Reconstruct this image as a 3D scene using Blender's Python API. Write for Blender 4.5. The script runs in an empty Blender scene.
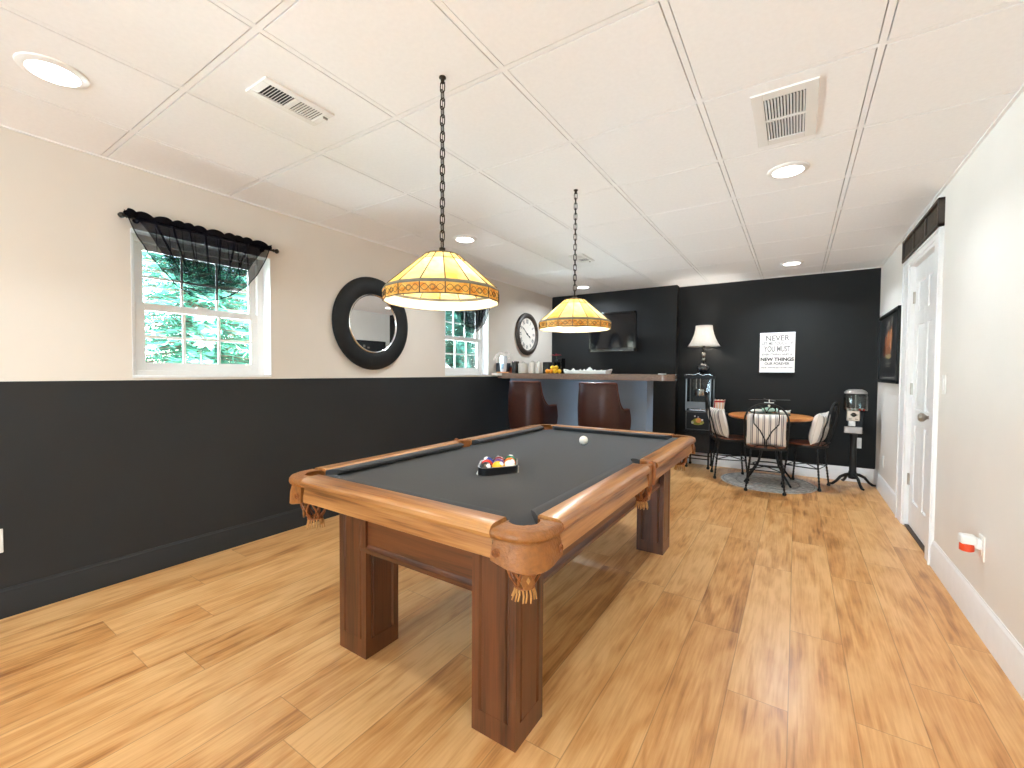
import bpy, bmesh, math, random
from mathutils import Vector, Matrix
random.seed(7)
PI = math.pi
S = bpy.context.scene
COL = S.collection
def R(d): return math.radians(d)

# ------------------------------------------------------------------ materials
MATS = {}
def _new(name):
    m = bpy.data.materials.new(name); m.use_nodes = True
    nt = m.node_tree; nt.nodes.clear()
    out = nt.nodes.new('ShaderNodeOutputMaterial')
    return m, nt, out
def N(nt, t, **k):
    n = nt.nodes.new(t)
    for a, b in k.items():
        if a.startswith('i_'): n.inputs[a[2:].replace('_', ' ')].default_value = b
        else: setattr(n, a, b)
    return n
def c4(c): return (c[0], c[1], c[2], 1)
def srgb(r, g, b):
    f = lambda v: (v/255/12.92) if v/255 <= .04045 else ((v/255+.055)/1.055)**2.4
    return (f(r), f(g), f(b))
def ramp(nt, stops):
    n = nt.nodes.new('ShaderNodeValToRGB'); e = n.color_ramp.elements
    while len(e) < len(stops): e.new(.5)
    for x, (p, c) in zip(e, stops): x.position = p; x.color = c4(c)
    return n
def plain(name, col, rough=.5, metal=0, var=.12, nscale=18, bump=0, bscale=200, spec=.5, coat=0, sheen=0, emit=0):
    if name in MATS: return MATS[name]
    m, nt, out = _new(name)
    b = N(nt, 'ShaderNodeBsdfPrincipled')
    tc = N(nt, 'ShaderNodeTexCoord')
    no = N(nt, 'ShaderNodeTexNoise', i_Scale=nscale, i_Detail=3.0)
    rp = ramp(nt, [(.3, tuple(x*(1-var) for x in col)), (.7, tuple(min(1, x*(1+var)) for x in col))])
    nt.links.new(tc.outputs['Object'], no.inputs['Vector']); nt.links.new(no.outputs['Fac'], rp.inputs['Fac'])
    nt.links.new(rp.outputs['Color'], b.inputs['Base Color'])
    b.inputs['Roughness'].default_value = rough; b.inputs['Metallic'].default_value = metal
    b.inputs['Specular IOR Level'].default_value = spec
    b.inputs['Coat Weight'].default_value = coat; b.inputs['Coat Roughness'].default_value = .1
    b.inputs['Sheen Weight'].default_value = sheen
    if emit:
        b.inputs['Emission Color'].default_value = c4(col); b.inputs['Emission Strength'].default_value = emit
    if bump:
        n2 = N(nt, 'ShaderNodeTexNoise', i_Scale=bscale, i_Detail=4.0)
        bp = N(nt, 'ShaderNodeBump', i_Strength=bump, i_Distance=.004)
        nt.links.new(tc.outputs['Object'], n2.inputs['Vector']); nt.links.new(n2.outputs['Fac'], bp.inputs['Height'])
        nt.links.new(bp.outputs['Normal'], b.inputs['Normal'])
    nt.links.new(b.outputs[0], out.inputs[0])
    MATS[name] = m; return m
def wood(name, dark, mid, light, axis='x', rough=.35, scale=1., coat=.3):
    if name in MATS: return MATS[name]
    m, nt, out = _new(name)
    b = N(nt, 'ShaderNodeBsdfPrincipled'); tc = N(nt, 'ShaderNodeTexCoord')
    mp = N(nt, 'ShaderNodeMapping')
    sc = {'x': (.9, 14, 14), 'y': (14, .9, 14), 'z': (14, 14, .9)}[axis]
    mp.inputs['Scale'].default_value = tuple(s*scale for s in sc)
    n1 = N(nt, 'ShaderNodeTexNoise', i_Scale=1.0, i_Detail=2.5, i_Distortion=.35)
    ml = N(nt, 'ShaderNodeMath', operation='MULTIPLY'); ml.inputs[1].default_value = 13
    sn = N(nt, 'ShaderNodeMath', operation='SINE')
    mp2 = N(nt, 'ShaderNodeMapping')
    sc2 = {'x': (6, 160, 160), 'y': (160, 6, 160), 'z': (160, 160, 6)}[axis]
    mp2.inputs['Scale'].default_value = sc2
    n2 = N(nt, 'ShaderNodeTexNoise', i_Scale=1.0, i_Detail=3.0)
    ad = N(nt, 'ShaderNodeMath', operation='MULTIPLY_ADD'); ad.inputs[1].default_value = .24; 
    md = N(nt, 'ShaderNodeMath', operation='MULTIPLY_ADD'); md.inputs[1].default_value = .7; md.inputs[2].default_value = 0.0
    L = nt.links.new
    L(tc.outputs['Object'], mp.inputs[0]); L(mp.outputs[0], n1.inputs['Vector']); L(n1.outputs['Fac'], ml.inputs[0]); L(ml.outputs[0], sn.inputs[0])
    L(tc.outputs['Object'], mp2.inputs[0]); L(mp2.outputs[0], n2.inputs['Vector'])
    L(n2.outputs['Fac'], md.inputs[0]); md.inputs[2].default_value = .14
    L(sn.outputs[0], ad.inputs[0]); L(md.outputs[0], ad.inputs[2])
    rp = ramp(nt, [(.12, dark), (.42, mid), (.85, light)])
    L(ad.outputs[0], rp.inputs['Fac']); L(rp.outputs['Color'], b.inputs['Base Color'])
    b.inputs['Roughness'].default_value = rough
    b.inputs['Coat Weight'].default_value = coat; b.inputs['Coat Roughness'].default_value = .18
    L(b.outputs[0], out.inputs[0]); MATS[name] = m; return m
def floor_mat():
    m, nt, out = _new('laminate planks'); L = nt.links.new
    b = N(nt, 'ShaderNodeBsdfPrincipled'); tc = N(nt, 'ShaderNodeTexCoord')
    sp = N(nt, 'ShaderNodeSeparateXYZ'); L(tc.outputs['Object'], sp.inputs[0])
    def M(op, a, bb=None, c=None):
        n = N(nt, 'ShaderNodeMath', operation=op)
        for i, v in enumerate((a, bb, c)):
            if v is None: continue
            if isinstance(v, (int, float)): n.inputs[i].default_value = v
            else: L(v, n.inputs[i])
        return n.outputs[0]
    W, LEN = .194, 1.28
    u = M('DIVIDE', sp.outputs['X'], W); iu = M('FLOOR', u); fu = M('FRACT', u)
    w1 = N(nt, 'ShaderNodeTexWhiteNoise', noise_dimensions='1D'); L(iu, w1.inputs['W'])
    v0 = M('ADD', M('DIVIDE', sp.outputs['Y'], LEN), M('MULTIPLY', w1.outputs['Value'], 3.7)); iv = M('FLOOR', v0); fv = M('FRACT', v0)
    cb = N(nt, 'ShaderNodeCombineXYZ'); L(iu, cb.inputs[0]); L(iv, cb.inputs[1])
    w2 = N(nt, 'ShaderNodeTexWhiteNoise', noise_dimensions='2D'); L(cb.outputs[0], w2.inputs['Vector'])
    # grain coordinates, shifted per plank
    g = N(nt, 'ShaderNodeCombineXYZ')
    L(M('MULTIPLY', sp.outputs['X'], 9), g.inputs[0]); L(M('MULTIPLY', sp.outputs['Y'], 1.0), g.inputs[1]); L(M('MULTIPLY', w2.outputs['Value'], 37), g.inputs[2])
    n1 = N(nt, 'ShaderNodeTexNoise', i_Scale=1.5, i_Detail=3.0, i_Distortion=.9); L(g.outputs[0], n1.inputs['Vector'])
    sn = M('SINE', M('MULTIPLY', n1.outputs['Fac'], 16))
    g2 = N(nt, 'ShaderNodeCombineXYZ')
    L(M('MULTIPLY', sp.outputs['X'], 120), g2.inputs[0]); L(M('MULTIPLY', sp.outputs['Y'], 5), g2.inputs[1]); L(M('MULTIPLY', w2.outputs['Value'], 91), g2.inputs[2])
    n2 = N(nt, 'ShaderNodeTexNoise', i_Scale=1.0, i_Detail=5.0); L(g2.outputs[0], n2.inputs['Vector'])
    # mottling
    g3 = N(nt, 'ShaderNodeCombineXYZ')
    L(M('MULTIPLY', sp.outputs['X'], 5), g3.inputs[0]); L(M('MULTIPLY', sp.outputs['Y'], 2), g3.inputs[1]); L(M('MULTIPLY', w2.outputs['Value'], 11), g3.inputs[2])
    n3 = N(nt, 'ShaderNodeTexNoise', i_Scale=2.0, i_Detail=4.0); L(g3.outputs[0], n3.inputs['Vector'])
    t = M('ADD', M('MULTIPLY', sn, .10), M('MULTIPLY', n2.outputs['Fac'], .46))
    t = M('ADD', t, M('MULTIPLY', n3.outputs['Fac'], .62))
    t = M('ADD', t, M('MULTIPLY', w2.outputs['Value'], .20))
    rp = ramp(nt, [(.32, srgb(*FL_D)), (.58, srgb(*FL_M)), (.88, srgb(*FL_L))]); L(t, rp.inputs['Fac'])
    # seams
    e1 = M('MINIMUM', fu, M('SUBTRACT', 1.0, fu)); e1 = M('LESS_THAN', e1, .009)
    e2 = M('MINIMUM', fv, M('SUBTRACT', 1.0, fv)); e2 = M('LESS_THAN', e2, .0011)
    e = M('MAXIMUM', e1, e2)
    mx = N(nt, 'ShaderNodeMix', data_type='RGBA'); L(M('MULTIPLY', e, .42), mx.inputs['Factor'])
    L(rp.outputs['Color'], mx.inputs['A']); mx.inputs['B'].default_value = c4(srgb(105, 66, 34))
    L(mx.outputs['Result'], b.inputs['Base Color'])
    b.inputs['Roughness'].default_value = .30; b.inputs['Specular IOR Level'].default_value = .5
    bp = N(nt, 'ShaderNodeBump', i_Strength=.25, i_Distance=.002)
    L(M('SUBTRACT', M('MULTIPLY', n2.outputs['Fac'], .3), e), bp.inputs['Height']); L(bp.outputs['Normal'], b.inputs['Normal'])
    L(b.outputs[0], out.inputs[0]); return m
def sheer(name, col, alpha):
    m, nt, out = _new(name); L = nt.links.new
    d = N(nt, 'ShaderNodeBsdfDiffuse', i_Color=c4(col)); t = N(nt, 'ShaderNodeBsdfTransparent')
    tc = N(nt, 'ShaderNodeTexCoord'); no = N(nt, 'ShaderNodeTexNoise', i_Scale=30.0)
    L(tc.outputs['Object'], no.inputs['Vector'])
    ma = N(nt, 'ShaderNodeMath', operation='MULTIPLY_ADD'); L(no.outputs['Fac'], ma.inputs[0]); ma.inputs[1].default_value = .16; ma.inputs[2].default_value = alpha-.08
    mx = N(nt, 'ShaderNodeMixShader'); L(ma.outputs[0], mx.inputs[0]); L(t.outputs[0], mx.inputs[1]); L(d.outputs[0], mx.inputs[2])
    L(mx.outputs[0], out.inputs[0]); return m
def pane(name, tint=(1, 1, 1), refl=.9):
    m, nt, out = _new(name); L = nt.links.new
    t = N(nt, 'ShaderNodeBsdfTransparent', i_Color=c4(tint)); g = N(nt, 'ShaderNodeBsdfGlossy', i_Roughness=.02)
    tc = N(nt, 'ShaderNodeTexCoord'); no = N(nt, 'ShaderNodeTexNoise', i_Scale=2.0); L(tc.outputs['Object'], no.inputs['Vector'])
    fr = N(nt, 'ShaderNodeFresnel', i_IOR=1.45)
    ma = N(nt, 'ShaderNodeMath', operation='MULTIPLY'); L(fr.outputs[0], ma.inputs[0]); ma.inputs[1].default_value = refl
    mx = N(nt, 'ShaderNodeMixShader'); L(ma.outputs[0], mx.inputs[0]); L(t.outputs[0], mx.inputs[1]); L(g.outputs[0], mx.inputs[2])
    L(mx.outputs[0], out.inputs[0]); return m
def stained(name, c1, c2, scale=9, tr=.36):
    m, nt, out = _new(name); L = nt.links.new
    tc = N(nt, 'ShaderNodeTexCoord'); no = N(nt, 'ShaderNodeTexNoise', i_Scale=scale, i_Detail=3.0, i_Distortion=1.5); L(tc.outputs['Object'], no.inputs['Vector'])
    rp = ramp(nt, [(.35, c1), (.68, c2)]); L(no.outputs['Fac'], rp.inputs['Fac'])
    d = N(nt, 'ShaderNodeBsdfPrincipled', i_Roughness=.3); L(rp.outputs[0], d.inputs['Base Color'])
    t = N(nt, 'ShaderNodeBsdfTranslucent'); L(rp.outputs[0], t.inputs['Color'])
    mx = N(nt, 'ShaderNodeMixShader'); mx.inputs[0].default_value = tr; L(d.outputs[0], mx.inputs[1]); L(t.outputs[0], mx.inputs[2])
    L(mx.outputs[0], out.inputs[0]); return m
def emitter(name, col, s):
    m, nt, out = _new(name); e = N(nt, 'ShaderNodeEmission', i_Color=c4(col), i_Strength=s)
    nt.links.new(e.outputs[0], out.inputs[0]); return m
def stripes(name, axis, pitch, light, dark):
    m, nt, out = _new(name); L = nt.links.new
    b = N(nt, 'ShaderNodeBsdfPrincipled', i_Roughness=.9); tc = N(nt, 'ShaderNodeTexCoord'); sp = N(nt, 'ShaderNodeSeparateXYZ'); L(tc.outputs['Object'], sp.inputs[0])
    d = N(nt, 'ShaderNodeMath', operation='DIVIDE'); L(sp.outputs[axis], d.inputs[0]); d.inputs[1].default_value = pitch
    f = N(nt, 'ShaderNodeMath', operation='FRACT'); L(d.outputs[0], f.inputs[0])
    rp = ramp(nt, [(0, light), (.40, light), (.44, dark), (.50, dark), (.54, light), (.62, light), (.66, tuple(x*1.6 for x in dark)), (.78, tuple(x*1.6 for x in dark)), (.82, light)])
    rp.color_ramp.interpolation = 'LINEAR'
    L(f.outputs[0], rp.inputs['Fac']); L(rp.outputs[0], b.inputs['Base Color']); L(b.outputs[0], out.inputs[0]); return m

FL_D, FL_M, FL_L = (146, 92, 46), (200, 143, 84), (224, 176, 118)
M_beige = plain('beige paint', srgb(222, 213, 201), .7, var=.02, nscale=3, bump=.05, bscale=300)
M_cream = plain('off white paint', srgb(231, 226, 219), .6, var=.02, nscale=3, bump=.05, bscale=300)
M_black = plain('charcoal wall paint', (.022, .0225, .023), .55, var=.08, nscale=2, bump=.05, bscale=300, spec=.28)
M_barw = plain('grey paint cool daylight tint', (.23, .31, .42), .42, var=.06, nscale=2)  # grey bar front; the cool window light is put into its blue
M_white = plain('white trim paint', srgb(240, 240, 240), .35, var=.02)
M_tile = plain('ceiling tile', srgb(248, 247, 246), .9, var=.015, nscale=60, bump=.08, bscale=400)
M_grid = plain('ceiling grid white', srgb(240, 238, 235), .6, var=.01)
M_floor = floor_mat()
OAK = dict(dark=srgb(88, 48, 19), mid=srgb(154, 100, 50), light=srgb(188, 134, 78))
M_oakx = wood('oak along x', axis='x', **OAK)
M_oaky = wood('oak along y', axis='y', **OAK)
M_oakz = wood('shaded oak upright', srgb(54, 26, 10), srgb(82, 43, 18), srgb(100, 54, 24), axis='z', rough=.4)  # legs and aprons: table oak with the shade put into the colour
M_oakpx = wood('shaded oak panel x', srgb(60, 29, 11), srgb(92, 49, 21), srgb(110, 61, 27), axis='x', rough=.4)
M_oakpy = wood('shaded oak panel y', srgb(60, 29, 11), srgb(92, 49, 21), srgb(110, 61, 27), axis='y', rough=.4)
M_leather = plain('tan tooled leather', srgb(140, 86, 36), .45, var=.2, nscale=60, bump=.6, bscale=140)
M_leathd = plain('braided leather', srgb(140, 80, 36), .5, var=.25, nscale=80)
M_string = plain('pale leather fringe', srgb(186, 136, 76), .6, var=.2, nscale=80)
M_felt = plain('charcoal felt', (.042, .044, .048), .95, var=.08, nscale=140, bump=.1, bscale=900, spec=.15, sheen=.1)
M_feltd = plain('black cushion cloth', (.022, .022, .024), .8, var=.1, nscale=140, spec=.25)
M_iron = plain('black iron', (.012, .012, .012), .45, .3, var=.2)
M_bronze = plain('dark bronze metal', (.03, .024, .018), .38, .8, var=.25)
M_lead = plain('patinated lead came', (.085, .065, .04), .45, .6, var=.2)
M_ringm = plain('grey green shade ring', (.17, .16, .12), .5, .4, var=.2)
M_chrome = plain('polished chrome', (.75, .75, .75), .18, 1, var=.05)
M_nickel = plain('brushed nickel', (.42, .38, .33), .3, 1, var=.08)
M_bplast = plain('black satin plastic', (.008, .008, .009), .42, var=.1, spec=.28)
M_blackb = plain('black back wall paint', (.0085, .0085, .008), .6, var=.08, nscale=2, bump=.05, bscale=300, spec=.25)
M_blackc = plain('charcoal bar wall paint', (.014, .014, .014), .6, var=.08, nscale=2, bump=.05, bscale=300, spec=.25)
M_bframe = plain('black frame lacquer', (.009, .009, .009), .5, var=.2, spec=.3)
M_dkwood = plain('espresso wood', srgb(58, 44, 34), .5, var=.2, nscale=30)
M_wplast = plain('white plastic', srgb(238, 236, 232), .35, var=.01)
M_brownl = plain('brown leather', srgb(56, 27, 18), .40, var=.15, nscale=40, bump=.15, bscale=160, spec=.32)
M_brownp = plain('brown leather piping', srgb(96, 48, 33), .35, var=.15, nscale=40)
M_paper = plain('off white board', srgb(238, 230, 222), .7, var=.03)
M_ink = plain('black printing ink', (.03, .03, .03), .8)
M_inkg = plain('grey printing ink', (.16, .15, .14), .8)
M_glassw = pane('window glass', (.97, 1, .99), .7)
M_glassc = pane('clear glass', (.93, .95, .94), .8)
M_glassd = pane('dark glass', (.25, .25, .27), 1)
M_sheer = sheer('black sheer fabric', (.006, .006, .010), .68)
M_sheerd = sheer('gathered black fabric', (.008, .007, .009), .93)
M_mirror = plain('mirror silver', (.86, .86, .86), .01, 1, var=0)
M_gl1 = stained('amber stained glass', srgb(238, 204, 122), srgb(246, 228, 178))
M_gl4 = stained('lit glass inside', srgb(222, 202, 156), srgb(234, 219, 180), tr=.25)  # lamp light on the band's inner face put into the colour
M_gl2 = stained('honey stained glass', srgb(228, 178, 78), srgb(242, 212, 140))
M_gl3 = stained('orange stained glass', srgb(222, 146, 40), srgb(248, 208, 110), 25)
M_bulb = emitter('lit bulb', (1, .88, .68), 10)
M_down = emitter('lit downlight lens', (1, .97, .92), 7)
M_lshade = stained('white linen shade', srgb(244, 238, 228), srgb(250, 246, 240), 60, .4)
M_stripe = stripes('striped ticking cloth', 'X', .052, srgb(236, 229, 220), srgb(84, 80, 84))
M_seatw = wood('seat wood', srgb(84, 40, 22), srgb(116, 62, 36), srgb(140, 82, 50), axis='x', rough=.35)
M_tabw = wood('table top wood', srgb(150, 84, 36), srgb(186, 116, 58), srgb(208, 140, 78), axis='x', rough=.3)
M_rug = plain('grey woven rug', srgb(196, 194, 188), .95, var=.35, nscale=26, bump=.4, bscale=200)
M_stone = plain('speckled brown stone', srgb(122, 96, 80), .14, var=.5, nscale=140, coat=.4)
M_leaf = stained('spruce needles', (.07, .28, .18), (.20, .50, .36), 5, .4)
M_bark = plain('tree bark', srgb(120, 100, 84), .9, var=.3)
M_lawn = plain('lawn', (.10, .22, .07), .9, var=.3)
M_red = plain('red paint', srgb(176, 30, 28), .5, var=.1)
M_orange = plain('red orange plastic', srgb(226, 76, 40), .3, var=.05)
M_yellow = plain('yellow fruit skin', srgb(248, 190, 30), .4, var=.12, nscale=60)
M_orangef = plain('orange fruit skin', srgb(240, 150, 24), .4, var=.12, nscale=60)
M_ceramic = plain('cream ceramic', srgb(228, 218, 206), .3, var=.04)
M_shell = plain('white seashell', srgb(240, 238, 234), .5, var=.06, nscale=50)

# ------------------------------------------------------------------ mesh builder
ORG = {}
class MB:
    def __init__(s): s.bm = bmesh.new(); s.mi = 0
    def v(s, p): return s.bm.verts.new(Vector(p))
    def f(s, vs):
        try:
            fc = s.bm.faces.new(vs); fc.material_index = s.mi; return fc
        except ValueError: return None
    def box(s, lo, hi, M=None):
        x0, y0, z0 = lo; x1, y1, z1 = hi
        P = [(x0,y0,z0),(x1,y0,z0),(x1,y1,z0),(x0,y1,z0),(x0,y0,z1),(x1,y0,z1),(x1,y1,z1),(x0,y1,z1)]
        V = [s.v(M @ Vector(p) if M else p) for p in P]
        for q in ((3,2,1,0),(4,5,6,7),(0,1,5,4),(1,2,6,5),(2,3,7,6),(3,0,4,7)): s.f([V[i] for i in q])
        return s
    def cb(s, c, d, M=None):
        return s.box(tuple(c[i]-d[i]/2 for i in range(3)), tuple(c[i]+d[i]/2 for i in range(3)), M)
    def ring(s, pts): return [s.v(p) for p in pts]
    def skin(s, rings, closed=True, cap0=True, cap1=True, loop=False):
        n = len(rings[0]); m = len(rings)
        for i in range(m if loop else m-1):
            a, b = rings[i], rings[(i+1) % m]
            for j in range(n if closed else n-1):
                k = (j+1) % n
                s.f([a[j], a[k], b[k], b[j]])
        if not loop and closed:
            if cap0: s.f(list(reversed(rings[0])))
            if cap1: s.f(rings[-1])
        return s
    def tube(s, pts, r, n=8, closed=False, flat=None):
        P = [Vector(p) for p in pts]; m = len(P); rs = r if isinstance(r, (list, tuple)) else [r]*m
        rings = []; up = None
        for i in range(m):
            if closed: t = (P[(i+1) % m]-P[i-1])
            else: t = P[min(i+1, m-1)]-P[max(i-1, 0)]
            if t.length < 1e-9: t = Vector((0,0,1))
            t.normalize()
            if up is None:
                up = Vector((0,0,1)) if abs(t.z) < .9 else Vector((1,0,0))
            up = (up-t*up.dot(t))
            if up.length < 1e-6: up = t.orthogonal()
            up.normalize(); sd = t.cross(up)
            fl = flat or 1
            rings.append(s.ring([P[i]+up*(math.cos(a)*rs[i])+sd*(math.sin(a)*rs[i]*fl) for a in [2*PI*j/n for j in range(n)]]))
        return s.skin(rings, True, loop=closed)
    def cyl(s, p0, p1, r0, r1=None, n=20): return s.tube([p0, p1], [r0, r0 if r1 is None else r1], n)
    def lathe(s, prof, c=(0,0,0), n=32, M=None, a0=0, cap=True, loop=False):
        rings = []
        for r, z in prof:
            pts = []
            for j in range(n):
                a = 2*PI*j/n+a0; p = Vector((r*math.cos(a), r*math.sin(a), z))
                if M: p = M @ p
                pts.append(p+Vector(c))
            rings.append(s.ring(pts))
        s.skin(rings, True, cap0=cap, cap1=cap, loop=loop); return s
    def prism(s, poly, a, b, M=None):
        lo = [s.v((M @ Vector((x, y, a))) if M else (x, y, a)) for x, y in poly]
        hi = [s.v((M @ Vector((x, y, b))) if M else (x, y, b)) for x, y in poly]
        n = len(poly)
        for i in range(n): s.f([lo[i], lo[(i+1) % n], hi[(i+1) % n], hi[i]])
        s.f(list(reversed(lo))); s.f(hi); return s
    def ball(s, c, r, n=16, m=10, sc=(1,1,1), M=None):
        prof = [(math.sin(PI*i/m)*r, -math.cos(PI*i/m)*r) for i in range(m+1)]
        prof[0] = (r*.02, -r); prof[-1] = (r*.02, r)
        K = Matrix.Diagonal((sc[0], sc[1], sc[2]))
        if M: K = M.to_3x3() @ K
        return s.lathe(prof, c, n, K)
    def grid(s, fn, nu, nv, wrap=False):
        V = [[s.v(fn(i/nu, j/nv)) for j in range(nv+1)] for i in range(nu+1)]
        for i in range(nu):
            for j in range(nv): s.f([V[i][j], V[i+1][j], V[i+1][j+1], V[i][j+1]])
        return s
    def build(s, name, mat, parent=None, org=None, smooth=35, bevel=0, bseg=2, solid=0, local=False, kind=None, fixn=True):
        bm = s.bm
        if fixn: bmesh.ops.recalc_face_normals(bm, faces=bm.faces)
        o_w = Vector((0,0,0))
        if parent is not None: o_w = ORG.get(parent.name, Vector((0,0,0)))
        elif org is not None: o_w = Vector(org)
        if not local and o_w.length: bmesh.ops.translate(bm, verts=bm.verts, vec=-o_w)
        me = bpy.data.meshes.new(name); bm.to_mesh(me); bm.free()
        for mm in (mat if isinstance(mat, (list, tuple)) else [mat]): me.materials.append(mm)
        if smooth:
            for p in me.polygons: p.use_smooth = True
            me.set_sharp_from_angle(angle=R(smooth))
        o = bpy.data.objects.new(name, me); COL.objects.link(o)
        if parent is not None: o.parent = parent; ORG[o.name] = o_w
        else:
            if org is not None: o.location = o_w
            ORG[o.name] = o_w
        if bevel:
            b = o.modifiers.new('edge', 'BEVEL'); b.width = bevel; b.segments = bseg; b.limit_method = 'ANGLE'; b.angle_limit = R(40)
        if solid:
            b = o.modifiers.new('thick', 'SOLIDIFY'); b.thickness = solid; b.offset = 0
        if kind: o['kind'] = kind
        return o
def tag(o, label, cat, group=None):
    o['label'] = label; o['category'] = cat
    if group: o['group'] = group
    return o
def thing(name, label, cat, loc=(0,0,0), group=None):
    o = bpy.data.objects.new(name, None); COL.objects.link(o); o.empty_display_size = .1
    o.location = loc; ORG[o.name] = Vector(loc)
    return tag(o, label, cat, group)
def dup(root, loc, rz=0, label=None, group=None, scale=None):
    def cp(o, par):
        c = o.copy(); COL.objects.link(c)
        if par is not None: c.parent = par
        for k in o.children: cp(k, c)
        return c
    r = cp(root, None); r.location = loc; r.rotation_euler = (0, 0, rz)
    if scale: r.scale = (scale,)*3
    if label: r['label'] = label
    if group: r['group'] = group
    return r
def text_mesh(name, body, size, mat, M, parent=None, ext=.0006, align='CENTER', sx=1.0, bold=0):
    cu = bpy.data.curves.new(name, 'FONT'); cu.body = body; cu.size = size; cu.align_x = align; cu.align_y = 'CENTER'; cu.extrude = ext; cu.offset = bold
    t = bpy.data.objects.new(name, cu)
    me = bpy.data.meshes.new_from_object(t); bpy.data.objects.remove(t); bpy.data.curves.remove(cu)
    me.transform(Matrix.Diagonal((sx, 1, 1, 1))); me.transform(M)
    me.materials.clear(); me.materials.append(mat)
    if parent is not None: me.transform(Matrix.Translation(-ORG.get(parent.name, Vector((0,0,0)))))
    o = bpy.data.objects.new(name, me); COL.objects.link(o)
    if parent is not None: o.parent = parent; ORG[o.name] = ORG.get(parent.name, Vector((0,0,0)))
    return o
def arc(cx, cy, r, a0, a1, n): return [(cx+r*math.cos(R(a0+(a1-a0)*i/n)), cy+r*math.sin(R(a0+(a1-a0)*i/n))) for i in range(n+1)]
def frame_M(origin, ex, ey, ez):
    M = Matrix.Identity(4)
    for i in range(3):
        M[i][0] = ex[i]; M[i][1] = ey[i]; M[i][2] = ez[i]; M[i][3] = origin[i]
    return M
# wall frames: local x along the picture, local y up, local z out of the wall
def on_left(y, z, x): return frame_M((x, y, z), (0,1,0), (0,0,1), (1,0,0))     # as seen from inside: local x = +Y
def on_right(y, z, x): return frame_M((x, y, z), (0,-1,0), (0,0,1), (-1,0,0))
def on_back(x, z, y): return frame_M((x, y, z), (1,0,0), (0,0,1), (0,-1,0))

# ------------------------------------------------------------------ room numbers
XL, XR, ZC, YB, YC, YF = -3.147, .735, 2.3291, 6.052, 5.912, -4.3
HW = 1.128
CX = -1.318         # right edge of the bar chase
# floor
MB().box((XL-.15, YF-.1, -.08), (XR+.15, YB+.15, 0)).build('floor', M_floor, kind='structure', smooth=0)
# ceiling: tiles + grid
gx = [.225-.5855*k for k in range(-1, 7)]
gx = [x for x in (.225, -.365, -.95, -1.53, -2.113, -2.69)]
gy = [.7688+.606*k for k in range(-8, 9)]
xs = [XR+.02]+gx+[XL-.02]; ys = [YF-.02]+gy+[YB+.02]
cm = MB()
for i in range(len(xs)-1):
    for j in range(len(ys)-1):
        x1, x0 = xs[i], xs[i+1]; y0, y1 = ys[j], ys[j+1]
        g = .0145
        cm.box((x0+g, y0+g, ZC+.001), (x1-g, y1-g, ZC+.03))
ceil = cm.build('ceiling', M_tile, kind='structure', smooth=0)
gm = MB()
for x in gx: gm.box((x-.0105, YF, ZC+.002), (x+.0105, YB, ZC+.02))
for j, y in enumerate(gy):
    xe = [XR]+gx+[XL]
    for i in range(len(xe)-1): gm.box((xe[i+1]+.0105, y-.0105, ZC+.002), (xe[i]-.0105, y+.0105, ZC+.02))
gm.build('tee_grid', M_tile, ceil, smooth=0)
MB().box((XL-.1, YF-.1, ZC+.03), (XR+.1, YB+.1, ZC+.08)).build('tile_backing', plain('grey plenum', (.05, .05, .05), .9), ceil, smooth=0)
# wall angle trim round the ceiling edge
tm = MB(); tm.box((XL, YF, ZC-.006), (XL+.014, YB, ZC+.001)); tm.box((XR-.014, YF, ZC-.006), (XR, YB, ZC+.001)); tm.box((XL, YB-.014, ZC-.006), (XR, YB, ZC+.001))
tm.build('trim_1', M_grid, kind='structure', smooth=0)
# left wall, upper with window openings
W1 = (.877, 1.655); WS = 2.615; W2 = (W1[0]+WS, W1[1]+WS)
WZ0, WZ1 = 1.142, 1.985
T = .16
wl = MB()
ysp = [YF, W1[0], W1[1], W2[0], W2[1], YB]
for a, b in ((ysp[0], ysp[1]), (ysp[2], ysp[3]), (ysp[4], ysp[5])): wl.box((XL-T, a, HW), (XL, b, ZC+.02))
for a, b in (W1, W2):
    wl.box((XL-T, a, WZ1), (XL, b, ZC+.02)); wl.box((XL-T, a, HW), (XL, b, WZ0))
wall_left = wl.build('wall_left', M_beige, kind='structure', smooth=0)
MB().box((XL-T, YF, 0), (XL+.004, YB, HW)).build('dark_lower_wall', M_black, wall_left, smooth=0, bevel=.003)
# white window stools capping the lower wall
# right wall with door opening
DY0, DY1, DZ = 3.80, 4.545, 2.03
wr = MB()
wr.box((XR, YF, 0), (XR+.14, DY0, ZC+.02)); wr.box((XR, DY1, 0), (XR+.14, YB, ZC+.02)); wr.box((XR, DY0, DZ), (XR+.14, DY1, ZC+.02))
wr.build('wall_right', M_cream, kind='structure', smooth=0)
MB().box((XL-T, YB, 0), (XR+.14, YB+.14, ZC+.02)).build('wall_back', M_blackb, kind='structure', smooth=0)
MB().box((XL, YC, 0), (CX, YB, ZC+.003)).build('wall_bar', M_blackc, kind='structure', smooth=0)
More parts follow.
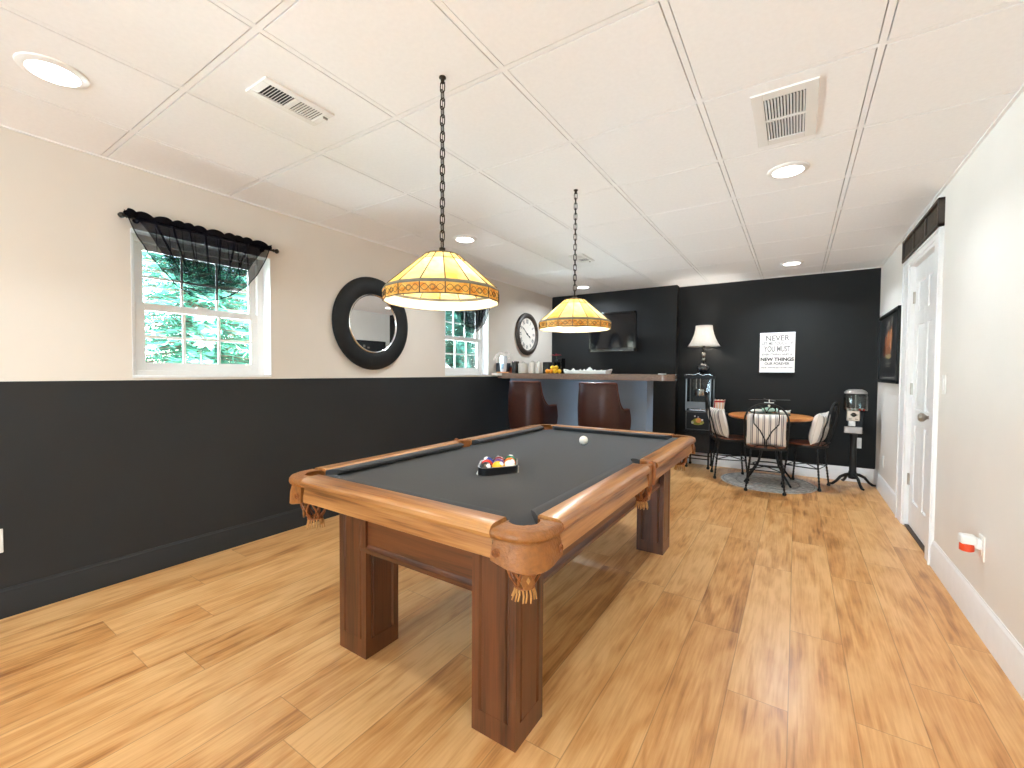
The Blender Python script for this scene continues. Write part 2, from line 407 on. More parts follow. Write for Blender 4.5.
# wall behind the camera with an added glazed opening that lets light in
PD = (-2.5, .2, 2.05)
wf = MB()
wf.box((XL-T, YF-.14, 0), (PD[0], YF, ZC+.02)); wf.box((PD[1], YF-.14, 0), (XR+.14, YF, ZC+.02)); wf.box((PD[0], YF-.14, PD[2]), (PD[1], YF, ZC+.02))
wf.build('wall_front', M_beige, kind='structure', smooth=0)
pf = MB()
xm = (PD[0]+PD[1])/2
for a in (PD[0], PD[1]-.06, xm-.05): pf.box((a, YF-.11, .0), (a+(.10 if a == xm-.05 else .06), YF-.05, PD[2]))
pf.box((PD[0], YF-.11, 0), (PD[1], YF-.05, .07)); pf.box((PD[0], YF-.11, PD[2]-.06), (PD[1], YF-.05, PD[2]))
w3 = pf.build('added_glazing', M_white, kind='structure', smooth=0)
MB().box((PD[0]+.05, YF-.085, .06), (PD[1]-.05, YF-.08, PD[2]-.05)).build('pane', M_glassw, w3, smooth=0)

# added unseen porch shell outside it, shutting out sky and sun
MB().box((XL-.5, YF-7, 2.45), (XR+1.5, YF-.15, 2.6)).build('sky_block_roof', M_white, kind='structure', smooth=0)
MB().box((XL-.5, YF-7, -.1), (XR+1.5, YF-.15, -.02)).build('added_outer_floor', plain('pale concrete', srgb(196, 194, 190), .9, var=.1), kind='structure', smooth=0)
MB().box((XL-.5, YF-7, -.02), (XR+1.5, YF-6.8, 2.45)).build('sky_block_wall', M_beige, kind='structure', smooth=0)
# baseboards
def profile_board(name, mat, p0, p1, inward, h=.16, t=.015):
    # straight board with a moulded top, from p0 to p1 on the floor, thickness toward inward
    p0, p1, w = Vector((*p0, 0)), Vector((*p1, 0)), Vector((*inward, 0))
    prof = [(0, 0), (t, 0), (t, h*.78), (t*.72, h*.84), (t*.72, h*.9), (t*.3, h*.96), (t*.25, h), (0, h)]
    b = MB(); r = [b.ring([p+w*u+Vector((0,0,z)) for u, z in prof]) for p in (p0, p1)]
    b.skin(r); return b.build(name, mat, kind='structure', smooth=25)
profile_board('baseboard_right', M_white, (XR, YF), (XR, 3.70), (-1, 0), .165)
profile_board('baseboard_far_right', M_white, (XR, 4.70), (XR, YB), (-1, 0), .165)
profile_board('baseboard_back', M_white, (CX, YB), (XR, YB), (0, -1), .158)
profile_board('baseboard_left', M_black, (XL+.004, YF), (XL+.004, YC), (1, 0), .14, .012)

# ------------------------------------------------------------------ windows
def window(name, dy):
    x0 = XL-.095           # inner face of the vinyl frame
    a, b = W1[0]+dy, W1[1]+dy
    z0, z1 = WZ0+.012, WZ1
    def rect(mb, y0, y1, za, zb, w, xa, xb, wb=None, wt=None):
        wb = w if wb is None else wb; wt = w if wt is None else wt
        mb.box((xa, y0, za), (xb, y0+w, zb)); mb.box((xa, y1-w, za), (xb, y1, zb))
        mb.box((xa, y0+w, za), (xb, y1-w, za+wb)); mb.box((xa, y0+w, zb-wt), (xb, y1-w, zb))
    fr = MB(); rect(fr, a, b, z0, z1, .045, x0-.06, x0, .03, .045)
    w = fr.build(name, M_wplast, kind='structure', smooth=0, bevel=.003)
    zm = 1.565
    up = MB(); rect(up, a+.045, b-.045, zm-.02, z1-.04, .045, x0-.05, x0-.028)
    ya, yb = a+.09, b-.09
    up2 = up
    for k in (1, 2): up2.box((x0-.043, ya+(yb-ya)*k/3-.007, zm), (x0-.033, ya+(yb-ya)*k/3+.007, z1-.08))
    zz = (zm+.025+z1-.085)/2
    up2.box((x0-.0425, ya, zz-.007), (x0-.0335, yb, zz+.007))
    us = up2.build('upper_sash', M_wplast, w, smooth=0, bevel=.002)
    MB().box((x0-.040, ya-.002, zm), (x0-.036, yb+.002, z1-.08)).build('pane', M_glassw, us, smooth=0)
    lo = MB(); rect(lo, a+.04, b-.04, z0+.025, zm+.018, .05, x0-.026, x0-.003, .052, .042)
    za, zb = z0+.075, zm-.022
    for k in (1, 2): lo.box((x0-.020, ya+(yb-ya)*k/3-.008, za), (x0-.009, ya+(yb-ya)*k/3+.008, zb))
    zz = (za+zb)/2; lo.box((x0-.0195, ya, zz-.008), (x0-.0095, yb, zz+.008))
    ls = lo.build('lower_sash', M_wplast, w, smooth=0, bevel=.002)
    MB().box((x0-.017, ya-.002, za-.002), (x0-.013, yb+.002, zb+.002)).build('pane', M_glassw, ls, smooth=0)
    lk = MB(); lk.box((x0-.022, (a+b)/2-.03, zm+.018), (x0-.004, (a+b)/2+.03, zm+.03)); lk.build('sash_lock', M_wplast, w, smooth=0)
    si = MB(); si.box((x0-.05, a, WZ0-.001), (XL+.006, b, WZ0+.014)); si.build('window_sill', M_white, w, smooth=0, bevel=.003)
    jb = MB()
    for y in (a, b-.004): jb.box((x0, y, WZ0+.014), (XL+.001, y+.004, WZ1))
    jb.box((x0, a, WZ1-.004), (XL+.001, b, WZ1)); jb.build('reveal_lining', M_white, w, smooth=0)
window('window_1', 0); window('window_2', WS)

# curtain rods and sheer valances
def valance(dy, l_rod, l_val):
    xr = XL+.055; y0, y1 = .853+dy, 1.645+dy; zr = 2.03
    t = thing('curtain_rod', l_rod, 'curtain rod', (xr, (y0+y1)/2, zr))
    MB().cyl((xr, y0, zr), (xr, y1, zr), .008, n=12).build('rod', M_bronze, t)
    for sgn, y in ((-1, y0), (1, y1)):
        f = MB(); f.lathe([(.004, 0), (.012, .004), (.007, .01), (.015, .02), (.017, .028), (.012, .036), (.004, .042)], n=12, M=Matrix.Rotation(R(-90*sgn), 3, 'X'), c=(xr, y, zr)); f.build('finial', M_bronze, t)
        b = MB(); b.tube([(XL, y-sgn*.05, zr), (xr, y-sgn*.05, zr)], .006, 8); b.cyl((XL, y-sgn*.05, zr), (XL+.006, y-sgn*.05, zr), .016, n=12); b.build('bracket', M_bronze, t)
    # swag: bottom edge control points (fraction across, z)
    ya, yb = .836+dy, 1.628+dy
    bot = [((y-.832)/.796, zz) for y, zz in ((.832, 2.059), (.891, 1.917), (.954, 1.813), (1.061, 1.684), (1.139, 1.633), (1.216, 1.618), (1.285, 1.634), (1.355, 1.669), (1.461, 1.751), (1.536, 1.851), (1.594, 1.97), (1.628, 2.062))]
    def bz(u):
        for (a, za), (b, zb) in zip(bot, bot[1:]):
            if a <= u <= b: 
                k = (u-a)/(b-a); return za+(zb-za)*k
        return bot[-1][1]
    def sw(u, v, depth=0., nf=13, top=2.03, squeeze=.30, amp=.011):
        z1 = bz(u)+depth; z = top+(z1-top)*v
        uu = u+(.52-u)*squeeze*max(0, math.sin(v*PI*.5))*min(1, (2.03-z)/.40)*.6
        y = ya+(yb-ya)*uu
        fold = math.sin(u*nf*2*PI+.6*math.sin(u*9))*amp*(.55+.6*v)*(1-.7*v**4)
        bow = .035*math.sin(v*PI*.75)*math.sin(u*PI)
        y += .021*math.sin(u*nf*2*PI+.6*math.sin(u*9)+1.2)*min(1, 6*u, 6*(1-u))*(.5+.5*v)*(1-v**3)*(1 if amp else 0)
        return (xr+.012+fold+bow, y, z)
    va = tag(MB().grid(lambda u, v: sw(u, v, squeeze=0, amp=.011), 170, 26).build('valance', M_sheer, org=(xr, (ya+yb)/2, zr), smooth=80), l_val, 'valance')
    # second, inner fall gathered toward the middle
    def sw2(u, v):
        uu = .03+.94*u; zt = 2.03
        k = v**1.4
        un = uu+(.50-uu)*.55*k                       # columns lean toward the low middle of the swag
        zb = bz(.5+(un-.5)*1.02)+.020+.02*(1-abs(2*un-1))
        z = zt+(zb-zt)*v
        fo = math.sin(u*9*2*PI+.5*math.sin(u*11))
        y = ya+(yb-ya)*un+.020*math.sin(u*9*2*PI+1.3)*min(1, 6*u, 6*(1-u))*(1-.8*v**2)
        return (xr+.030+fo*.011*(1-.6*v)+.03*math.sin(u*PI)*v, y, z)
    MB().grid(sw2, 180, 26).build('inner_swag', M_sheer, va, smooth=80)
    h = MB(); pn = 150; pts = []; rs = []
    for i in range(pn+1):
        u = i/pn; y = ya+(yb-ya)*u
        lob = abs(math.sin(u*11.5*PI+.8*math.sin(u*17)))**.6
        pts.append((xr+.003*math.sin(u*40), y, zr+.008+.012*lob)); rs.append((.010+.017*lob)*(1 if .02 < u < .985 else .6))
    h.tube(pts, rs, 12); h.build('gathered_heading', M_sheerd, va, smooth=60)
    e = MB(); e.tube([sw(u/150, 1, squeeze=0) for u in range(151)], .003, 6); e.build('hem', M_sheerd, va)
valance(0, 'dark bronze curtain rod with small finials above the nearer window', 'black sheer swag valance hanging over the nearer window')
valance(WS, 'dark bronze curtain rod above the farther window beside the clock', 'black sheer swag valance over the farther window, partly behind the lamp')

# ------------------------------------------------------------------ door
cs = MB()
def casing_bar(mb, lo, hi): mb.box(lo, hi)
c0, c1 = 3.655, 4.735
for y0, y1 in ((c0, DY0-.012), (DY1+.012, c1)):
    cs.box((XR-.018, y0, 0), (XR, y1, 2.09)); 
    yy = (y0, y0+.02) if y0 == c0 else (y1-.02, y1)
    cs.box((XR-.026, yy[0], 0), (XR-.018, yy[1], 2.09))
cs.box((XR-.018, DY0-.012, DZ+.012), (XR, DY1+.012, 2.09)); cs.box((XR-.026, c0, 2.09-.02), (XR-.018, c1, 2.09))
cas = cs.build('trim_2', M_white, kind='structure', smooth=0, bevel=.004)
jm = MB(); jm.box((XR-.01, DY0-.012, 0), (XR+.13, DY0+.012, DZ+.012)); jm.box((XR-.01, DY1-.012, 0), (XR+.13, DY1+.012, DZ+.012)); jm.box((XR-.01, DY0, DZ-.012), (XR+.13, DY1, DZ+.012)); jm.build('door_jamb', M_white, cas, smooth=0, bevel=.002)
dx = XR+.022
def panel_door():
    y0, y1 = DY0+.014, DY1-.014; d = MB()
    W = y1-y0; st = .11; mid = .09; rows = [(.22, .80), (.93, 1.56), (1.67, 1.88)]
    pw = (W-2*st-mid)/2
    cols = [(y0+st, y0+st+pw), (y1-st-pw, y1-st)]
    # stiles and rails
    zb, zt = .012, DZ-.016
    d.box((dx, y0, zb), (dx+.035, y0+st, zt)); d.box((dx, y1-st, zb), (dx+.035, y1, zt)); d.box((dx, cols[0][1], zb), (dx+.035, cols[1][0], zt))
    zz = [zb]+[v for r in rows for v in r]+[zt]
    for a, b in zip(zz[0::2], zz[1::2]):
        for c in cols: d.box((dx, c[0], a), (dx+.035, c[1], b))
    o = d.build('door_1', M_white, kind='structure', smooth=0, bevel=.006)
    for a, b in rows:
        for c in cols:
            p = MB(); p.box((dx+.012, c[0]-.004, a-.004), (dx+.03, c[1]+.004, b+.004))
            q = .028
            lo = [(dx+.012, c[0], a), (dx+.012, c[1], a), (dx+.012, c[1], b), (dx+.012, c[0], b)]
            hi = [(dx+.003, c[0]+q, a+q), (dx+.003, c[1]-q, a+q), (dx+.003, c[1]-q, b-q), (dx+.003, c[0]+q, b-q)]
            p.skin([p.ring(lo), p.ring(hi)]); p.build('panel', M_white, o, smooth=0)
    yk, zk = y0+.065, .905
    k = MB(); Mx = Matrix.Rotation(R(-90), 3, 'Y')
    k.lathe([(.032, 0), (.032, .006), (.014, .010), (.011, .03), (.016, .036), (.028, .048), (.030, .062), (.022, .074), (.004, .077)], c=(dx, yk, zk), n=24, M=Mx); k.build('door_handle', M_nickel, o)
    for z in (1.78, 1.075, .37):
        h = MB(); h.box((dx-.004, DY1-.034, z-.045), (dx+.001, DY1-.013, z+.045)); h.cyl((dx-.006, DY1-.014, z-.045), (dx-.006, DY1-.014, z+.045), .006, n=10); h.build('hinge', M_nickel, o)
panel_door()
MB().box((XR+.002, DY0+.012, 0), (XR+.12, DY1-.012, .010)).build('door_gap_shade', M_dkwood, kind='structure', smooth=0)  # dark strip added where the gap under the door lies in shade

# transom grille over the door
g = thing('transom_grille', 'dark brown framed grille panel above the white door', 'grille', (XR, 4.2, 2.16))
gf = MB(); a, b, z0, z1 = 3.66, 4.745, 2.094, 2.268
gf.box((XR-.032, a, z0), (XR, a+.022, z1)); gf.box((XR-.032, b-.022, z0), (XR, b, z1)); gf.box((XR-.032, a, z0), (XR, b, z0+.02)); gf.box((XR-.032, a, z1-.02), (XR, b, z1))
for k in (1, 2): gf.box((XR-.026, a+(b-a)*k/3-.016, z0), (XR, a+(b-a)*k/3+.016, z1))
gf.build('grille_frame', M_dkwood, g, smooth=0, bevel=.003)
gs = MB()
n = 46
for i in range(n):
    y = a+.022+(b-a-.044)*i/(n-1); gs.box((XR-.016, y-.006, z0+.015), (XR-.006, y+.006, z1-.015))
gs.build('slats', plain('dark mesh', srgb(72, 62, 50), .6, var=.2), g, smooth=0)
MB().box((XR-.005, a+.01, z0+.01), (XR-.001, b-.01, z1-.01)).build('backing', M_bframe, g, smooth=0)

# framed poster on right wall
pt = thing('framed_poster', 'black framed dark poster with orange figures on the right wall', 'poster', (XR, 5.45, 1.43))
a, b, z0, z1 = 4.93, 5.93, 1.105, 1.775
a, b = 4.90, 5.93
pf = MB()
for lo, hi in (((XR-.022, a, z0), (XR, a+.032, z1)), ((XR-.022, b-.032, z0), (XR, b, z1)), ((XR-.022, a, z0), (XR, b, z0+.032)), ((XR-.022, a, z1-.032), (XR, b, z1))): pf.box(lo, hi)
pf.build('frame', M_bframe, pt, smooth=0, bevel=.003)
MB().box((XR-.008, a+.02, z0+.02), (XR-.002, b-.02, z1-.02)).build('print', plain('dark print', (.016, .016, .017), .3), pt, smooth=0)
def blob(mb, cy, cz, w, h, x, n=14, seed=0):
    rr = random.Random(seed)
    mb.prism([(w/2*math.cos(2*PI*i/n)*(.75+.4*rr.random()), h/2*math.sin(2*PI*i/n)*(.8+.3*rr.random())) for i in range(n)], 0, .0008, on_right(cy, cz, x))
for k, (dy, dz, w, h, col) in enumerate(((.02, .03, .13, .22, (150, 92, 58)), (-.12, .05, .12, .24, (168, 112, 76)), (.15, .0, .12, .19, (116, 68, 42)), (.0, -.07, .26, .10, (120, 70, 44)), (-.02, -.115, .34, .05, (146, 130, 96)), (.2, -.06, .14, .12, (92, 50, 30)))):
    m = MB(); blob(m, 5.40+dy, 1.47+dz, w, h, XR-.0085-.0008*k, seed=k); m.build('figure', plain('poster ink %d' % k, srgb(*col), .5, var=.3, nscale=40), pt, smooth=0)
for k, (dy, z, w, h) in enumerate(((.02, 1.665, .05, .05), (-.13, 1.69, .035, .06), (.12, 1.64, .05, .03), (0, 1.29, .30, .012), (0, 1.26, .24, .01), (0, 1.155, .66, .016))):
    m = MB(); m.box((XR-.0095, 5.40+dy-w/2, z-h/2), (XR-.0080, 5.40+dy+w/2, z+h/2)); m.build('lettering', plain('pale ink', srgb(140, 136, 128), .5), pt, smooth=0)

# switch and outlets
def plate(name, label, cat, M, w=.07, h=.115, toggles='rocker', mat=None):
    t = thing(name, label, cat, M.to_translation())
    b = MB(); b.cb((0, 0, .003), (w, h, .006), M); b.build('cover_plate', mat or M_wplast, t, smooth=0, bevel=.003)
    if toggles == 'rocker':
        MB().cb((0, 0, .008), (.032, .066, .006), M).build('rocker', M_wplast, t, smooth=0, bevel=.002)
    else:
        for s in (-1, 1):
            MB().prism(arc(0, s*.02, .017, 0, 360, 19)[:-1], .004, .008, M).build('socket', M_wplast, t, smooth=0)
    return t
plate('light_switch', 'white light switch on the right wall beside the door', 'light switch', on_right(3.545, 1.13, XR))
plate('wall_outlet', 'white wall outlet low on the right wall holding the air freshener', 'outlet', on_right(2.845, .392, XR), toggles='sockets')
plate('wall_outlet', 'white wall outlet on the dark left wall at the picture edge', 'outlet', on_left(.345, .372, XL+.004), w=.075, toggles='sockets')
plate('wall_outlet', 'white wall outlet on the right wall near the far corner', 'outlet', on_right(5.55, .33, XR), toggles='sockets')
plate('wall_outlet', 'white wall outlet on the black wall behind the gumball stand', 'outlet', on_back(.578, .43, YB), w=.07, toggles='sockets')
af = thing('air_freshener', 'white and red plug-in air freshener on the right wall outlet', 'air freshener', (XR-.01, 2.845, .40))
m = MB(); m.box((XR-.078, 2.815, .402), (XR-.022, 2.875, .442)); m.box((XR-.03, 2.822, .385), (XR-.004, 2.868, .432)); m.build('body', M_wplast, af, bevel=.008, smooth=60)
m = MB(); m.lathe([(.021, .366), (.026, .37), (.026, .398), (.021, .403)], c=(XR-.052, 2.845, 0), n=20); m.build('bottle', M_orange, af)

# ------------------------------------------------------------------ mirror & clock
def wall_round(c, prof, x, n=64, loop=False):    # lathe about the wall normal on left wall: prof (r, out)
    return MB().lathe(prof, (x, c[0], c[1]), n, Matrix.Rotation(R(90), 3, 'Y'), loop=loop)
mr = thing('round_mirror', 'large round wall mirror with wide black frame between the windows', 'mirror', (XL, 2.530, 1.603))
wall_round((2.530, 1.603), [(.255, .0), (.395, .0), (.405, .010), (.402, .020), (.385, .030), (.34, .036), (.29, .034), (.262, .026), (.255, .020)], XL+.012, 72, True).build('frame', M_bframe, mr, fixn=True)
mr_f = wall_round((2.530, 1.603), [(.242, .018), (.254, .018), (.258, .028), (.252, .034), (.246, .030)], XL+.012, 72, True); mr_f.build('inner_bead', M_chrome, mr)
wall_round((2.530, 1.603), [(.001, .0235), (.243, .0235), (.243, .018), (.001, .018)], XL+.012, 72).build('mirror_glass', M_mirror, mr, smooth=30)
wall_round((2.530, 1.603), [(.05, -.012), (.05, .02)], XL+.012, 20).build('hanger', M_bframe, mr)
CK = (5.155, 1.71)
ck = thing('wall_clock', 'round wall clock with dark frame and roman numerals', 'clock', (XL, CK[0], CK[1]))
wall_round(CK, [(.222, .0), (.285, .0), (.292, .012), (.285, .034), (.262, .046), (.240, .044), (.222, .026)], XL, 64, True).build('frame', plain('dark weathered frame', srgb(62, 52, 44), .5, var=.35, nscale=50), ck)
wall_round(CK, [(.001, .014), (.228, .014), (.228, .006), (.001, .006)], XL, 64).build('dial', plain('ivory dial', srgb(236, 228, 216), .6, var=.03), ck, smooth=30)
rom = ['XII', 'I', 'II', 'III', 'IIII', 'V', 'VI', 'VII', 'VIII', 'IX', 'X', 'XI']
for i, rn in enumerate(rom):
    a = R(-30*i)
    M = on_left(CK[0], CK[1], XL+.0148) @ Matrix.Rotation(a, 4, 'Z') @ Matrix.Translation((0, .172, 0))
    text_mesh('numeral', rn, .078, M_ink, M, ck, sx=.62, bold=.0006)
def hand(name, ang, L, w, lift):
    M = on_left(CK[0], CK[1], XL+.0155+lift) @ Matrix.Rotation(R(-ang), 4, 'Z')
    m = MB(); m.prism([(-w*.4, -.03), (w*.4, -.03), (w*.5, L*.5), (w, L*.72), (0, L), (-w, L*.72), (-w*.5, L*.5)], 0, .002, M); m.build(name, M_ink, ck, smooth=0)
hand('hour_hand', 118, .105, .012, 0); hand('minute_hand', 306, .16, .007, .003)
wall_round(CK, [(.001, .023), (.012, .023), (.012, .014), (.001, .014)], XL, 16).build('hub', M_ink, ck)

# ------------------------------------------------------------------ downlights, vents
LIGHTS = [(-2.405, .45), (-.062, 2.905), (-.062, 5.353), (-2.41, 2.925), (-2.41, 5.40)]
LLAB = ['recessed ceiling light at upper left near the long white vent', 'recessed ceiling light beside the square return grille', 'recessed ceiling light near the far black wall above the bistro table', 'recessed ceiling light between the two pendant lamps, left side', 'recessed ceiling light above the far left corner bar']
P_DOWN = 6.5
def downlight(x, y, lab, pw=P_DOWN):
    t = thing('recessed_light', lab, 'ceiling light', (x, y, ZC), 'recessed ceiling lights')
    m = MB(); m.lathe([(.074, ZC-.001), (.076, ZC-.010), (.088, ZC-.009), (.100, ZC-.004), (.102, ZC), (.102, ZC+.002), (.02, ZC+.002)], c=(x, y, 0), n=40, cap=False); m.build('trim_ring', M_wplast, t)
    m = MB(); m.lathe([(.001, ZC-.0115), (.04, ZC-.011), (.075, ZC-.0085), (.077, ZC-.004)], c=(x, y, 0), n=40); m.build('lens', M_down, t)
    li = bpy.data.lights.new('downlight', 'AREA'); li.shape = 'DISK'; li.size = .15; li.energy = pw; li.color = (.80, .91, 1); li.spread = R(100) if (x < -2 and y < 1) else (R(160) if y > 4 and x < -2 else R(140))
    o = bpy.data.objects.new('downlight', li); COL.objects.link(o); o.location = (0, 0, -.016); o.parent = t
for (x, y), l in zip(LIGHTS, LLAB): downlight(x, y, l, P_DOWN*((2.3 if x < -2 else 2.6) if y > 4 else (.6 if y < 1 else 1.1)))
downlight(-.062, .45, 'recessed ceiling light near the right wall in front of the square grille')
downlight(-1.23, -2.0, 'recessed ceiling light over the room end behind the camera')

def vent_reg(cy, lab, cx=-1.82):
    t = thing('ceiling_vent', lab, 'vent', (cx, cy, ZC), 'white supply vents in the ceiling')
    w, l = .155, .30
    f = MB(); z0, z1 = ZC-.007, ZC+.002
    f.box((cx-w/2, cy-l/2, z0), (cx-w/2+.03, cy+l/2, z1)); f.box((cx+w/2-.03, cy-l/2, z0), (cx+w/2, cy+l/2, z1))
    for a, b in ((cy-l/2, cy-l/2+.032), (cy-.012, cy+.012), (cy+l/2-.032, cy+l/2)): f.box((cx-w/2+.03, a, z0), (cx+w/2-.03, b, z1))
    f.build('frame', M_wplast, t, smooth=0, bevel=.002)
    MB().box((cx-w/2+.02, cy-l/2+.02, ZC-.0005), (cx+w/2-.02, cy+l/2-.02, ZC+.0025)).build('duct_opening', plain('dark duct', (.03, .03, .03), .8), t, smooth=0)
    for s in (-1, 1):
        sl = MB()
        for k in range(9):
            y = cy+s*(.012+.010+k*.0118); M = Matrix.Translation((cx, y, ZC-.004)) @ Matrix.Rotation(R(-40 if s > 0 else 40) if s < 0 else R(14), 4, 'X')
            sl.cb((0, 0, 0), (w-.058, .0095, .0012), M)
        sl.build('louvers', M_wplast, t, smooth=0)
    lv = MB(); lv.box((cx+.03, cy+l/2-.026, z0-.008), (cx+.036, cy+l/2-.006, z0)); lv.build('damper_lever', M_nickel, t, smooth=0)
vent_reg(1.055, 'long white louvered ceiling vent left of the nearer pendant chain')
vent_reg(4.03, 'long white louvered ceiling vent behind the farther pendant chain')
vt = thing('return_grille', 'square white ceiling return grille with thin slats in two rows', 'vent', (-.065, 2.295, ZC))
cx, cy = -.065, 2.295; w, l = .235, .47
f = MB(); z0, z1 = ZC-.006, ZC+.002; iw, il = .148, .368
f.box((cx-w/2, cy-l/2, z0), (cx-iw/2, cy+l/2, z1)); f.box((cx+iw/2, cy-l/2, z0), (cx+w/2, cy+l/2, z1))
for a, b in ((cy-l/2, cy-il/2), (cy-.008, cy+.008), (cy+il/2, cy+l/2)): f.box((cx-iw/2, a, z0), (cx+iw/2, b, z1))
f.build('frame', M_wplast, vt, smooth=0, bevel=.002)
MB().box((cx-iw/2-.01, cy-il/2-.01, ZC-.0005), (cx+iw/2+.01, cy+il/2+.01, ZC+.0025)).build('duct_opening', plain('dark duct', (.03, .03, .03), .8), vt, smooth=0)
for s in (-1, 1):
    sl = MB()
    for k in range(13):
        x = cx-iw/2+.006+k*(iw-.012)/12; M = Matrix.Translation((x, cy+s*(il/4+.002), ZC-.0035)) @ Matrix.Rotation(R(35), 4, 'Y')
        sl.cb((0, 0, 0), (.0085, il/2-.014, .001), M)
    sl.build('slats', M_wplast, vt, smooth=0)

# ------------------------------------------------------------------ pendant lamps
def pendant(x, y, lab):
    t = thing('pendant_lamp', lab, 'pendant lamp', (x, y, ZC), 'pendant lamps over the pool table')
    NP = 16; a0 = R(-90)
    top, ring_t, ring_b, rim = (.066, 1.642), (.220, 1.509), (.2265, 1.498), (.225, 1.459)
    def rp(r, z, k): 
        a = a0+2*PI*k/NP; return (x+r*math.cos(a), y+r*math.sin(a), z)
    def lerp(p, q, k): return tuple(p[i]+(q[i]-p[i])*k for i in range(2))
    up = lerp(top, ring_t, .2)
    gm = MB()
    for k in range(NP):
        gm.mi = 1
        gm.f([gm.v(rp(*top, k)), gm.v(rp(*up, k)), gm.v(rp(*up, k+1)), gm.v(rp(*top, k+1))])
        gm.mi = (0, 0, 1, 0, 1, 0, 0, 1)[k % 8]
        gm.f([gm.v(rp(*up, k)), gm.v(rp(*ring_t, k)), gm.v(rp(*ring_t, k+1)), gm.v(rp(*up, k+1))])
    gm.build('shade_panels', [M_gl1, M_gl2], t, smooth=0, fixn=False)
    bd = MB()
    for k in range(NP): bd.f([bd.v(rp(*ring_b, k)), bd.v(rp(*rim, k)), bd.v(rp(*rim, k+1)), bd.v(rp(*ring_b, k+1))])
    bd.build('glass_band', M_gl3, t, smooth=0, fixn=False)
    bi = MB()
    for k in range(NP): bi.f([bi.v(rp(ring_b[0]-.003, ring_b[1], k)), bi.v(rp(rim[0]-.003, rim[1]+.001, k)), bi.v(rp(rim[0]-.003, rim[1]+.001, k+1)), bi.v(rp(ring_b[0]-.003, ring_b[1], k+1))])
    bi.build('lit_band_inside', M_gl4, t, smooth=0, fixn=False)  # added layer; its pale colour stands for the lit inside of the band
    ld = MB()
    for k in range(NP):
        ld.tube([rp(*top, k), rp(*ring_t, k)], .0023, 6); ld.tube([rp(*ring_b, k), rp(*rim, k)], .0020, 6)
    for p, r in ((top, .003), (up, .0016), (rim, .0022)): ld.tube([rp(*p, k) for k in range(NP)], r, 6, closed=True)
    ld.build('lead_came', M_lead, t)
    fl = MB()
    zc = (ring_b[1]+rim[1])/2; hh = (ring_b[1]-rim[1])/2-.006
    for k in range(NP):      # looping filigree on every band pane
        def q(s, v): 
            p0 = Vector(rp(ring_b[0]+.0008, 0, k)); p1 = Vector(rp(ring_b[0]+.0008, 0, k+1)); p = p0.lerp(p1, s); p.z = zc+v*hh; return p
        fl.tube([q(.04+.92*i/24, math.sin(i/24*2*PI*1.5)*.8) for i in range(25)], .0009, 4)
        fl.tube([q(.04+.92*i/24, -math.sin(i/24*2*PI*1.5)*.8) for i in range(25)], .0009, 4)
        fl.tube([q(.5+.09*math.cos(i/10*2*PI), .55*math.sin(i/10*2*PI)) for i in range(10)], .0009, 4, closed=True)
    fl.build('filigree', M_lead, t)
    rg = MB(); rg.lathe([(ring_t[0]+.001, ring_t[1]+.001), (ring_b[0]+.002, ring_b[1]+.003), (ring_b[0]+.002, ring_b[1]-.001), (ring_t[0]-.003, ring_t[1]-.003)], c=(x, y, 0), n=NP, a0=a0, loop=True); rg.build('shade_ring', M_ringm, t, smooth=0)
    cp = MB(); cp.lathe([(.066, 1.642), (.05, 1.648), (.02, 1.656), (.012, 1.662), (.012, 1.672), (.004, 1.676)], c=(x, y, 0), n=24, cap=False); cp.build('cap', M_bronze, t)
    # chain
    ch = MB(); zt, zb = ZC-.022, 1.672; n = 20; pitch = (zt-zb)/n
    for i in range(n):
        zc_ = zb+pitch*(i+.5); hl = pitch*.66; r = .0095; pts = []
        for j in range(14):
            a = 2*PI*j/14; u = r*math.cos(a); v = (hl-r)*(1 if math.sin(a) > 0 else -1)+r*math.sin(a) if abs(math.sin(a)) > 1e-6 else 0
            d = (u, 0) if i % 2 else (0, u)
            ang = R(12)
            pts.append((x+d[0]*math.cos(ang)-d[1]*math.sin(ang), y+d[0]*math.sin(ang)+d[1]*math.cos(ang), zc_+v))
        ch.tube(pts, .0023, 6, closed=True)
    ch.build('chain', M_bronze, t)
    MB().cyl((x, y, zb), (x, y, ZC-.02), .0014, n=6).build('cord', M_bronze, t)
    hk = MB(); hk.lathe([(.001, ZC), (.013, ZC), (.014, ZC-.004), (.008, ZC-.008), (.006, ZC-.024), (.001, ZC-.026)], c=(x, y, 0), n=20); hk.build('ceiling_hook', M_bronze, t)
    bl = MB(); bl.lathe([(.013, 1.652), (.013, 1.61), (.016, 1.602), (.03, 1.575), (.031, 1.558), (.022, 1.538), (.002, 1.53)], c=(x, y, 0), n=20); bl.build('bulb', M_bulb, t)
    li = bpy.data.lights.new('bulb_glow', 'POINT'); li.energy = 8; li.color = (1, .90, .78); li.shadow_soft_size = .03
    o = bpy.data.objects.new('bulb_glow', li); COL.objects.link(o); o.location = (0, 0, 1.515-ZC); o.parent = t
pendant(-1.17, 1.281, 'amber stained glass pendant lamp hanging over the near end of the pool table')
pendant(-1.178, 2.512, 'amber stained glass pendant lamp hanging over the far end of the pool table')

# ------------------------------------------------------------------ pool table
TX0, TX1, TY0, TY1, TZ = -1.778, -.552, .965, 3.165, .765
TCX, TCY = (TX0+TX1)/2, (TY0+TY1)/2
RW = .085; LC = .152; BED = .730
pool = thing('pool_table', 'oak pool table with charcoal cloth and leather pockets in the middle of the room', 'pool table', (TCX, TCY, 0))
